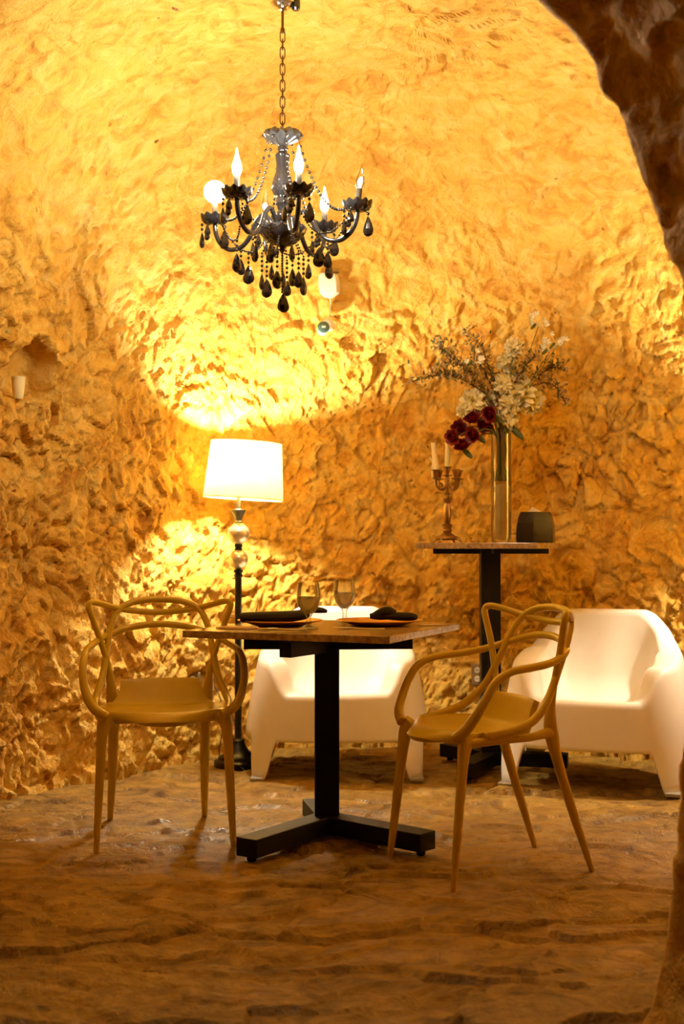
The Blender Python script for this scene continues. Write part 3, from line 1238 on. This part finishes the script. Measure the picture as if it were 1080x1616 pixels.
# ------------------------------------------------------------------ candelabra and candles
CB = HT + Vector((-.205, -.045, 1.060))
cb = thing('candelabra', 'ornate aged brass candelabra standing on the high table', 'candelabra', CB, .25)
m = MB().lathe([(.022, .012), (.045, .014), (.056, .020), (.050, .028), (.036, .034), (.026, .042)], 40, ruffle=lambda i, a, r, z: (r * (1 + .10 * math.cos(4 * a)) if i in (1, 2, 3) else r, z))
m.build('base', M['brass'], cb)
for k in range(4):
    a = PI / 4 + k * PI / 2
    m = MB()
    tube4(m, [(.045 * math.cos(a), .045 * math.sin(a), .020, .005), (.062 * math.cos(a), .062 * math.sin(a), .016, .0055), (.070 * math.cos(a), .070 * math.sin(a), .006, .004), (.078 * math.cos(a), .078 * math.sin(a), .0035, .0035)], 5, 8)
    m.build('foot', M['brass'], cb)
MB().lathe([(.026, .040), (.018, .048), (.024, .056), (.018, .064), (.022, .078), (.026, .084), (.014, .090), (.016, .100), (.019, .130), (.0165, .165), (.013, .185), (.019, .192), (.013, .198), (.022, .206), (.012, .216), (.010, .224), (.018, .230), (.009, .236), (.014, .262), (.012, .290), (.010, .312)], 20,
           ruffle=lambda i, a, r, z: (r * (1 + .06 * math.cos(8 * a)) if 7 <= i <= 10 else r, z)).build('stem', M['brass'], cb)


def sconce_cup(x, y, z):
    mm = MB().lathe([(.006, z - .028), (.010, z - .024), (.026, z - .022), (.026, z - .019), (.008, z - .016), (.011, z - .006), (.016, z + .006), (.0165, z + .014), (.023, z + .017), (.023, z + .020), (.013, z + .020)], 20, (x, y, 0))
    return mm


armends = []
for k in range(4):
    a = math.radians(18 + 90 * k)
    dx, dy = math.cos(a), math.sin(a)
    m = MB()
    tube4(m, [(dx * .008, dy * .008, .268, .006), (dx * .024, dy * .024, .252, .0055), (dx * .044, dy * .044, .250, .005), (dx * .062, dy * .062, .266, .0055), (dx * .066, dy * .066, .300, .006)], 6, 8)
    tube4(m, [(dx * .050, dy * .050, .256, .004), (dx * .044, dy * .044, .280, .0035), (dx * .034, dy * .034, .272, .003), (dx * .040, dy * .040, .262, .0025)], 6, 6)
    ao = m.build('arm', M['brass'], cb)
    sconce_cup(dx * .066, dy * .066, .322).build('candle_cup', M['brass'], ao)
    armends.append(Vector((dx * .066, dy * .066, .342)))
ms = sconce_cup(0, 0, .338)
ms.build('candle_cup', M['brass'], cb)
cr = Matrix.Rotation(.25, 3, 'Z')


def candle(label, base_p, hh, r, tilt=0.0, drip=False):
    t = thing('candle', label, 'candle', CB + cr @ base_p, 0, 'ivory candles in the candelabra')
    pts_ = [(0, 0, -.008, r * 1.25 if drip else r), (0, 0, hh * .12, r * 1.2 if drip else r), (tilt * .3, 0, hh * .33, r * 1.05), (tilt * .65, 0, hh * .7, r * .95), (tilt, 0, hh, r * .86)]
    m_ = MB()
    tube4(m_, pts_, 5, 14)
    m_.build('wax', M['wax'], t)
    MB().tube([(tilt, 0, hh), (tilt * 1.05 + .001, 0, hh + .008)], .0009, 6).build('wick', M['cord'], t)
    if drip:
        m_ = MB()
        tube4(m_, [(-r * 1.1, -.004, -.050, .003), (-r * 1.3, -.004, -.015, .0055), (-r * 1.2, -.002, .012, .006), (-r * 1.1, 0, .035, .004), (-r * 2.0, 0, .054, .0035), (-r * 2.5, 0, .060, .003)], 6, 8)
        m_.build('wax_drip', M['wax'], t)
    return t


candle('tallest ivory candle, upright in the middle cup of the brass candelabra', Vector((0, 0, .358)), .122, .0112, .002)
# which arm points left / right in the picture
le = min(armends, key=lambda e: (cr @ e).x)
ri = max(armends, key=lambda e: (cr @ e).x)
oth = [e for e in armends if e is not le and e is not ri]
candle('leaning ivory candle with dripping wax in the left cup of the candelabra', le + Vector((0, 0, -.002)), .128, .0125, -.012, True)
bk = max(oth, key=lambda e: (cr @ e).y)
st_ = thing('candle', 'short melted ivory candle stub in a right-hand cup of the candelabra', 'candle', CB + cr @ bk, 0, 'ivory candles in the candelabra')
m = MB()
tube4(m, [(0, 0, -.01, .011), (0, 0, .014, .012), (.002, 0, .026, .008)], 6, 12)
m.build('wax', M['wax'], st_)
m = MB()
tube4(m, [(.004, -.006, .012, .008), (-.012, -.022, .005, .0065), (-.016, -.026, -.02, .0065), (-.020, -.028, -.06, .004), (-.020, -.028, -.075, .0025)], 6, 8)
m.build('wax_drip', M['wax'], st_)

# ------------------------------------------------------------------ vase, sand, flowers
VZ = HT + Vector((.047, -.06, 1.060))
vz = thing('glass_vase', 'tall clear cylindrical glass vase on the high table', 'vase', VZ)
vp = [(.030, 0), (.043, .001), (.0455, .008), (.047, .05), (.0485, .25), (.047, .40), (.0465, .50), (.0475, .512), (.0455, .512), (.0440, .40), (.0450, .25), (.0440, .05), (.040, .016), (.010, .014)]
MB().lathe(vp, 40).build('glass_wall', M['vaseglass'], vz)
sd = MB().lathe([(.010, .0155), (.0385, .017), (.0425, .05), (.0435, .25), (.0432, .268), (.020, .272), (.004, .274)], 32)
so_ = sd.build('sand', M['sand'])
so_.location = VZ
tag(so_, 'pale sand filling the lower half of the glass vase', 'sand', None, 'stuff')

VT = VZ + Vector((0, 0, .51))


def dirmat(d):
    d = Vector(d).normalized()
    return d.to_track_quat('Z', 'Y').to_matrix()


def petal(mb, R, c, L_, W_, cup, n=4):
    """a curved petal growing from c along local +z of R, cupped"""
    vs, fs = [], []
    for j in range(n + 1):
        v = j / n
        wv = W_ * math.sin(PI * (.12 + .80 * v)) ** .7
        for i in range(3):
            u = i - 1
            p = Vector((u * wv, cup * L_ * (v * v) + .25 * wv * (u * u), v * L_))
            vs.append(Vector(c) + R @ p)
    for j in range(n):
        for i in range(2):
            fs.append((j * 3 + i, j * 3 + i + 1, (j + 1) * 3 + i + 1, (j + 1) * 3 + i))
    mb.add(vs, fs)


def stem_to(name_parent, tip, r=.0028, mat='stem', enter=None):
    """stem from inside the vase, out over the rim and up to the flower (coordinates relative to tip)"""
    rnd = random
    a = math.atan2(tip.y - VT.y, tip.x - VT.x)
    inn = VT + Vector((.022 * math.cos(a), .022 * math.sin(a), -.01))
    if enter is not None:
        inn = enter
    bot = VZ + Vector((-.022 * math.cos(a) + rnd.uniform(-.01, .01), -.022 * math.sin(a) + rnd.uniform(-.01, .01), .29))
    midp = inn.lerp(tip, .5) + Vector((0, 0, .03))
    pts_ = [bot, VZ + Vector((0.0, 0, .38)) + Vector((rnd.uniform(-.012, .012), rnd.uniform(-.012, .012), 0)), inn, midp, tip]
    m_ = MB()
    tube4(m_, [(*(p - tip), r) for p in pts_], 6, 6)
    return m_.build('stem', M[mat], name_parent)


def leaf(parent, c, d, L_, W_):
    mb = MB()
    petal(mb, dirmat(d) @ Matrix.Rotation(PI / 2, 3, 'Z'), c, L_, W_, .25, 5)
    return mb.build('leaf', M['leaf'], parent, solid=.0008)


# red roses (pixel measured, depth around the vase)
roses = [(715, 690, 'at the far left of the red cluster'), (730, 703, 'lowest of the red cluster'), (725, 676, 'at the upper left, behind the lowest rose'), (747, 686, 'in the front middle of the red cluster'),
         (746, 660, 'dark one at the top left, under the cream blooms'), (764, 672, 'open one at the right of the red cluster'), (773, 654, 'highest of the red cluster, against the vase stems')]
for k, (px, py, where) in enumerate(roses):
    tip = at(px, py, 6.02 + .03 * (k % 3))
    t = thing('rose', 'deep red rose ' + where, 'rose', tip, 0, 'red roses in the glass vase')
    face = Vector((-.7 + .45 * (k % 3), -.8, -.15 + .45 * ((k * 2) % 3))).normalized()
    R0 = dirmat(face)
    core = MB()
    for j in range(10):
        a = j * 2.4
        R = R0 @ Matrix.Rotation(a, 3, 'Z')
        petal(core, R @ Matrix.Rotation(.12 + .02 * j, 3, 'X'), R @ Vector((0, -.004 - .0008 * j, -.016)), .036 + .0008 * j, .015 + .0008 * j, .12)
    core.build('bloom_core', M['rose'], t)
    for j in range(7):
        a = j * 2 * PI / 7 + k
        R = R0 @ Matrix.Rotation(a, 3, 'Z')
        pm = MB()
        petal(pm, R @ Matrix.Rotation(.55 + .18 * (j % 2), 3, 'X'), R @ Vector((0, -.008, -.022)), .046, .023, -.20)
        pm.build('petal', M['rose'], t)
    stem_to(t, tip - face * .012)
    for ch in t.children:
        if ch.name.startswith('stem'):
            ch.location = -face * .012
    if k in (1, 3, 6):
        leaf(t, -face * .025, Vector((.7, -.1, -.7)), .060, .013)

# cream blooms
blooms = [(812, 548, .034, 'topmost of the tall cream spike'), (800, 572, .036, 'second from the top of the tall cream spike'), (806, 590, .030, 'lower in the tall cream spike'), (795, 605, .036, 'just above the vase mouth'),
          (748, 635, .050, 'left, over the red roses'), (770, 632, .036, 'over the red roses, beside the stems'), (732, 648, .026, 'far left, touching the red roses'),
          (822, 622, .058, 'large round head on the right'), (838, 634, .048, 'far right of the round heads'), (803, 640, .040, 'between the large head and the stems'), (800, 664, .044, 'hanging low at the right of the vase mouth'), (826, 605, .030, 'on top of the large round head')]
for k, (px, py, r, where) in enumerate(blooms):
    tip = at(px, py, 6.07 + .035 * (k % 3))
    t = thing('cream_flower', 'ruffled cream white bloom, ' + where, 'flower', tip, 0, 'cream blooms in the glass vase')
    mb = MB()
    npet = 120
    r = r * 1.28
    for j in range(npet):
        zf_ = 1 - 2 * (j + .5) / npet
        a = j * 2.39996
        s_ = math.sqrt(1 - zf_ * zf_)
        d = Vector((s_ * math.cos(a), s_ * math.sin(a), zf_)) + Vector((random.uniform(-.2, .2), random.uniform(-.2, .2), random.uniform(-.2, .2)))
        R = dirmat(d) @ Matrix.Rotation(random.uniform(0, 6.28), 3, 'Z')
        petal(mb, R, d.normalized() * r * .30, r * random.uniform(.62, .88), r * random.uniform(.22, .34), random.uniform(-.5, .5), 3)
    mb.ball((0, 0, 0), r * .55, 12, 8)
    mb.build('bloom', M['bloom'], t)
    stem_to(t, tip)
    if k == 10:
        leaf(t, Vector((.012, -.01, -.02)), Vector((.65, -.2, -.7)), .10, .016)

# white lily sprays
lil = [(850, 505, 'highest of the bouquet, upper right'), (868, 545, 'at the right of the bouquet, larger'), (880, 535, 'outermost at the right of the bouquet'), (750, 563, 'small, left of the cream spike')]
for k, (px, py, where) in enumerate(lil):
    tip = at(px, py, 6.10 - .03 * k)
    t = thing('white_lily', 'starry white flower spray ' + where, 'flower', tip, 0, 'white flower sprays in the glass vase')
    mb = MB()
    for q_ in range(7 if k < 2 else 5):
        cpos = Vector((random.uniform(-.04, .04), random.uniform(-.03, .03), random.uniform(-.028, .028)))
        face = Vector((random.uniform(-.7, .7), -1, random.uniform(-.2, .8)))
        R0 = dirmat(face)
        for j in range(5):
            R = R0 @ Matrix.Rotation(j * 2 * PI / 5, 3, 'Z') @ Matrix.Rotation(1.0, 3, 'X')
            petal(mb, R, cpos, .021, .006, .2, 3)
        mb.tube([cpos, Vector((0, 0, -.03))], .001, 4)
    mb.build('bloom', M['lily'], t)
    stem_to(t, tip + Vector((0, 0, -.03)), .0018).location = (0, 0, -.03)
    leaf(t, Vector((-.012, -.01, -.02)), Vector((-.4, -.4, -.5)), .04, .009)

# blossoming twigs
twigs = [((647, 603), (700, 592), (750, 612), 'long twig reaching furthest left'), ((690, 545), (715, 565), (765, 620), 'twig rising to the upper left'), ((702, 572), (735, 580), (770, 625), 'twig between the two left ones'),
         ((732, 520), (755, 568), (785, 630), 'thin tall twig left of the cream spike'), ((690, 590), (725, 596), (775, 632), 'thick twig low on the left'), ((760, 545), (775, 590), (790, 635), 'twig beside the cream spike'), ((893, 637), (868, 605), (815, 625), 'drooping twig at the far right'),
         ((888, 580), (862, 585), (810, 625), 'twig reaching right over the round blooms'), ((845, 560), (828, 580), (800, 630), 'twig behind the cream spike')]
for k, (p0, p1, p2, lab) in enumerate(twigs):
    D = 6.10 + .04 * (k % 4 - 1.5)
    a, b, c = at(*p0, D - .03), at(*p1, D), at(*p2, 6.10)
    root = VT + Vector((random.uniform(-.02, .02), random.uniform(-.02, .02), -.02))
    t = thing('blossom_twig', 'brown blossoming ' + lab, 'twig', root, 0, 'blossoming twigs in the glass vase')
    bot = VZ + Vector((random.uniform(-.02, .02), random.uniform(-.02, .02), .29))
    pth = spl([(*(bot - root), .003), (0, 0, 0, .0032), (*(c - root), .0032), (*(b - root), .0026), (*(a - root), .0012)], 8)
    m_ = MB()
    m_.tube([p[:3] for p in pth], [p[3] for p in pth], 6)
    bl = MB()
    lv = MB()
    n0 = int(len(pth) * .55)
    for p in pth[n0:]:
        for q_ in range(7):
            base_ = Vector(p[:3])
            d = Vector((random.uniform(-1, 1), random.uniform(-1, 1), random.uniform(-.5, 1.2)))
            e = base_ + d * random.uniform(.014, .062)
            m_.tube([base_, e], [.0011, .0006], 4)
            for h_ in range(random.choice((1, 2, 3))):
                R = dirmat(Vector((random.uniform(-1, 1), random.uniform(-1, 1), random.uniform(-1, 1))))
                if random.random() < .72:
                    petal(bl, R, e, random.uniform(.010, .019), random.uniform(.004, .008), random.uniform(-.6, .6), 2)
                else:
                    petal(lv, R, e, random.uniform(.014, .026), .005, .3, 2)
    m_.build('branch', M['bark'], t)
    bl.build('blossoms', M['blossom'], t)
    lv.build('leaves', M['leaf'], t)

# ------------------------------------------------------------------ napkin dispenser
DP = HT + Vector((.218, .005, 1.060))
nd = thing('napkin_dispenser', 'dark hexagonal barrel-shaped napkin box on the high table', 'box', DP, math.radians(8))
rows = []
nseg = 6
prof_ = [(.100, 0), (.104, .012), (.105, .045), (.101, .085), (.092, .122), (.083, .142), (.079, .146), (.050, .146), (.046, .138)]
m = MB().lathe(prof_, nseg, rot=Matrix.Rotation(math.radians(12), 3, 'Z'), scale=(1.0, .80))
m.build('body', M['box'], nd, smooth=True, sharp=28, bevel=.002)
pn = thing('paper_napkin', 'white paper napkin poking out of the dark napkin box', 'napkin', DP + Vector((0, 0, .140)))
mb = MB()
mb.add([(-.040, -.012, 0), (.042, -.015, 0), (.045, .016, 0), (-.038, .014, 0), (-.018, -.004, .030), (-.008, .006, .028), (.014, .002, .015)],
       [(0, 1, 6, 4), (1, 2, 6), (2, 3, 5, 6), (3, 0, 4, 5), (4, 6, 5)])
mb.build('folded_sheet', M['paper'], pn, smooth=False)

# ------------------------------------------------------------------ table settings
TZ = .750
chp = [(.060, 0), (.085, .001), (.108, .004), (.135, .013), (.158, .018), (.160, .020), (.158, .0215), (.133, .0165), (.106, .0075), (.08, .005), (.01, .005)]
cme = MB().lathe(chp, 64).mesh('charger_plate', M['goldplate'])
p1 = inst('charger_plate', cme, None, (-.232, 4.865, TZ))
tag(p1, 'gold charger plate under the long folded black napkin, left of the goblets', 'plate', 'gold charger plates on the dining table')
p2 = inst('charger_plate', cme, None, (.138, 4.872, TZ))
tag(p2, 'gold charger plate under the knotted black napkin, right of the goblets', 'plate', 'gold charger plates on the dining table')


def pillow(mb, pts, hh, ww):
    """soft folded cloth roll along a path; each point x,y,z + width factor"""
    q_ = spl(pts, 6)
    mb.tube([p[:3] for p in q_], [p[3] for p in q_], 12, flat=(hh, ww))


m = MB()
pillow(m, [(-.150, -.055, .030, .020), (-.135, -.055, .032, .030), (-.06, -.058, .033, .034), (.03, -.060, .036, .034), (.085, -.060, .042, .030), (.105, -.058, .045, .018)], .62, 1.6)
pillow(m, [(.070, -.058, .052, .014), (.105, -.052, .060, .022), (.150, -.050, .058, .020), (.172, -.048, .054, .012)], .55, 1.3)
pillow(m, [(-.13, -.02, .030, .020), (0, -.01, .034, .030), (.09, -.015, .038, .020)], .5, 1.5)
n1 = m.build('cloth_napkin', M['cloth'])
n1.location = p1.location
n1.rotation_euler = (0, 0, math.radians(4))
tag(n1, 'long folded black cloth napkin on the left charger plate', 'napkin', 'black napkins on the charger plates')
m = MB()
pillow(m, [(-.02, -.045, .040, .014), (.01, -.048, .048, .026), (.035, -.05, .050, .030), (.06, -.05, .044, .020)], .72, 1.1)
pillow(m, [(.02, -.055, .036, .018), (.07, -.06, .036, .026), (.12, -.062, .034, .024), (.138, -.06, .032, .014)], .62, 1.3)
pillow(m, [(-.035, -.05, .036, .012), (0, -.05, .038, .020), (.04, -.05, .040, .020)], .8, 1.2)
n2 = m.build('cloth_napkin', M['cloth'])
n2.location = p2.location
tag(n2, 'knotted black cloth napkin on the right charger plate', 'napkin', 'black napkins on the charger plates')

gp = [(.034, 0), (.036, .0015), (.034, .004), (.018, .009), (.009, .016), (.0075, .030), (.0090, .042), (.014, .052), (.026, .064), (.036, .080), (.0420, .102), (.0428, .118), (.0405, .142), (.0365, .166), (.0352, .166), (.0390, .142), (.0412, .118), (.0404, .102), (.0345, .081), (.025, .067), (.013, .056), (.001, .052)]
gme = MB().lathe(gp, 36).mesh('goblet_glass', M['glass'])
fme = MB().lathe([(.001, .0535), (.012, .0575), (.0235, .068), (.0330, .082), (.0385, .100), (.0392, .110), (.030, .113), (.012, .116), (.001, .117)], 32, ruffle=lambda i, a, r, z: (r, z + (.004 * math.cos(a * 2 + 1) if i in (5, 6) else 0))).mesh('white_filling', M['fill'])
for (gx_, gy_, lab) in ((-.120, 4.655, 'stemmed glass goblet with white filling, the nearer left one'), (.010, 5.045, 'stemmed glass goblet with white filling, the farther right one')):
    t = thing('goblet', lab, 'glass', (gx_, gy_, TZ), 0, 'goblets on the dining table')
    inst('glass', gme, t)
    inst('white_filling', fme, t)


def fork(label, loc, rz):
    mb = MB()
    mb.tube([(0, 0, .004), (.04, 0, .003), (.085, 0, .003), (.115, 0, .006)], [.006, .005, .0035, .004], 8, flat=(.35, 1))
    mb.tube([(.112, 0, .006), (.125, 0, .006), (.140, 0, .005)], [.005, .011, .012], 8, flat=(.2, 1))
    for y in (-.009, -.003, .003, .009):
        mb.tube([(.138, y, .005), (.165, y, .004), (.190, y, .007)], [.0018, .0016, .0008], 6)
    o = mb.build('fork', M['steel'])
    o.location = loc
    o.rotation_euler = (0, 0, rz)
    return tag(o, label, 'fork', 'steel cutlery on the dining table')


def knife(label, loc, rz):
    mb = MB()
    mb.tube([(0, 0, .004), (.02, 0, .004), (.09, 0, .004), (.10, 0, .004)], [.005, .006, .0055, .004], 8, flat=(.55, 1))
    mb.tube([(.10, 0, .004), (.12, .001, .004), (.18, .001, .004), (.205, -.003, .004), (.212, -.006, .004)], [.006, .009, .009, .006, .001], 8, flat=(.12, 1))
    o = mb.build('table_knife', M['steel'])
    o.location = loc
    o.rotation_euler = (0, 0, rz)
    return tag(o, label, 'knife', 'steel cutlery on the dining table')


fork('steel fork lying in front of the right charger plate', (.150, 4.600, TZ), math.radians(165))
fork('steel fork beside the stem of the nearer goblet, tines to the left', (-.12, 4.575, TZ), math.radians(172))
knife('steel knife at the right end of the dining table', (.285, 4.80, TZ), math.radians(20))
m = MB().box((0, 0, .003), (.13, .085, .004)).box((.004, .004, .0065), (.12, .075, .003))
o = m.build('paper_napkin', M['pink'], bevel=.001, smooth=False)
o.location = (-.375, 4.66, TZ)
o.rotation_euler = (0, 0, math.radians(-30))
tag(o, 'pale pink folded paper napkin at the left corner of the dining table', 'napkin')

# ------------------------------------------------------------------ things on the walls
def wall_frame(n, up=Vector((0, 0, 1))):
    n = n.normalized()
    z = (up - n * up.dot(n)).normalized()
    x = z.cross(n) * -1
    x = z.cross(-n)
    return Matrix((x, n, z)).transposed()          # columns: x right, y out of the wall, z up


loc, n = hit(522, 452)
n = Vector((loc.x * -0.15, -1, -.12)).normalized()
loc = loc - n * .01
el = thing('emergency_light', 'white emergency light box on the rock wall with two small lamp heads below', 'lamp')
R = Matrix.Identity(3)
m = MB()
# rounded housing: stacked outline with a pointed lower edge
out = [(-.045, .052), (-.030, .062), (.020, .062), (.042, .050), (.049, .010), (.048, -.040), (.012, -.064), (-.020, -.058), (-.040, -.040), (-.048, .0)]
vs, fs = [], []
k = len(out)
for (dd, s_) in ((0.0, .98), (.055, 1.0), (.066, .94), (.068, .85)):
    for (x, z) in out:
        vs.append((x * s_, -dd, z * s_))
for j in range(3):
    for i in range(k):
        fs.append((j * k + i, (j + 1) * k + i, (j + 1) * k + (i + 1) % k, j * k + (i + 1) % k))
fs.append(tuple(3 * k + i for i in reversed(range(k))))
fs.append(tuple(range(k)))
m.add(vs, fs)
el.location = loc + Vector((0, -.015, 0))
el.rotation_euler = (math.radians(6), 0, math.radians(-14))
bo = m.build('housing', M['plastic'], el)
MB().box((-.003, -.02, .064), (.105, .045, .006)).build('top_lip', M['outlet'], bo, bevel=.002)
MB().lathe([(.004, -.006), (.006, 0), (.004, .006)], 10, (-.049, -.03, .02)).build('button', M['lens'], bo)
l2, _ = hit(513, 508)
l2 = l2 - loc
m = MB()
tube4(m, [(0, -.02, -.060, .0028), (.004, -.025, -.10, .0028), (-.004, -.02, -.14, .0028), (-.012, -.02, -.165, .0028)], 6, 6)
m.build('cable', M['plastic'], el)
RX = Matrix.Rotation(math.radians(90), 3, 'X')
m = MB().lathe([(.024, .0), (.030, .012), (.031, .050), (.026, .066), (.010, .070)], 24, (-.012, .01, -.195), rot=RX)
m.build('lamp_head', M['plastic'], el)
R2 = Matrix.Rotation(math.radians(20), 3, 'Z') @ Matrix.Rotation(math.radians(80), 3, 'X')
m = MB().lathe([(.020, .0), (.026, .02), (.028, .060), (.030, .082), (.030, .090)], 24, (-.050, .0, -.222), rot=R2, cap1=False)
h2 = m.build('lamp_head', M['plastic'], el)
m = MB().lathe([(.030, .089), (.026, .094), (.012, .098), (.001, .099)], 24, (-.050, .0, -.222), rot=R2)
m.build('lens', M['lens'], h2)
MB().box(Vector((-.050, 0, -.222)) + R2 @ Vector((0, 0, .0985)), (.018, .004, .010), Matrix.Rotation(math.radians(20), 3, 'Z')).build('label', M['plastic'], h2, smooth=False)


def outlet(px, py, label):
    loc, n = hit(px, py)
    n = Vector((n.x, n.y, 0)).normalized()
    n = (n + Vector((0, -1.0, 0))).normalized()
    rz = math.atan2(n.x, -n.y)
    t = thing('wall_outlet', label, 'outlet', loc + n * .004, rz, 'power outlets on the rock wall')
    MB().box((0, -.006, 0), (.074, .026, .112)).build('plate', M['outlet'], t, bevel=.006)
    for dz in (-.022, .022):
        s_ = MB().lathe([(.016, 0), (.016, .004), (.014, .006)], 20, (.0, -.018, dz), rot=RX).build('socket', M['socket'], t)
        for dx in (-.006, .006):
            MB().box((dx, -.0245, dz + .002), (.003, .002, .009)).build('slot', M['cord'], s_, smooth=False)
    return t


outlet(305, 1078, 'tan power outlet low on the rock wall behind the left armchair')
outlet(757, 1064, 'tan power outlet on the rock wall beside the black column of the high table')

# cup in the niche
cpb = NP - NN * .005 + tang * -.045
cu = thing('niche_cup', 'small pale tapered cup standing in the niche of the left wall', 'cup', (float(cpb[0] + NN[0] * .02), float(cpb[1] + NN[1] * .02), float(NP[2] - .112)))
MB().lathe([(.004, 0), (.018, 0), (.020, .004), (.027, .066), (.0285, .088), (.0295, .090), (.0270, .088), (.0255, .066), (.018, .008), (.004, .006)], 24).build('cup_wall', M['cup'], cu)
MB().lathe([(.004, .072), (.0245, .072), (.0245, .075), (.004, .076)], 24).build('wax_fill', M['wax'], cu)
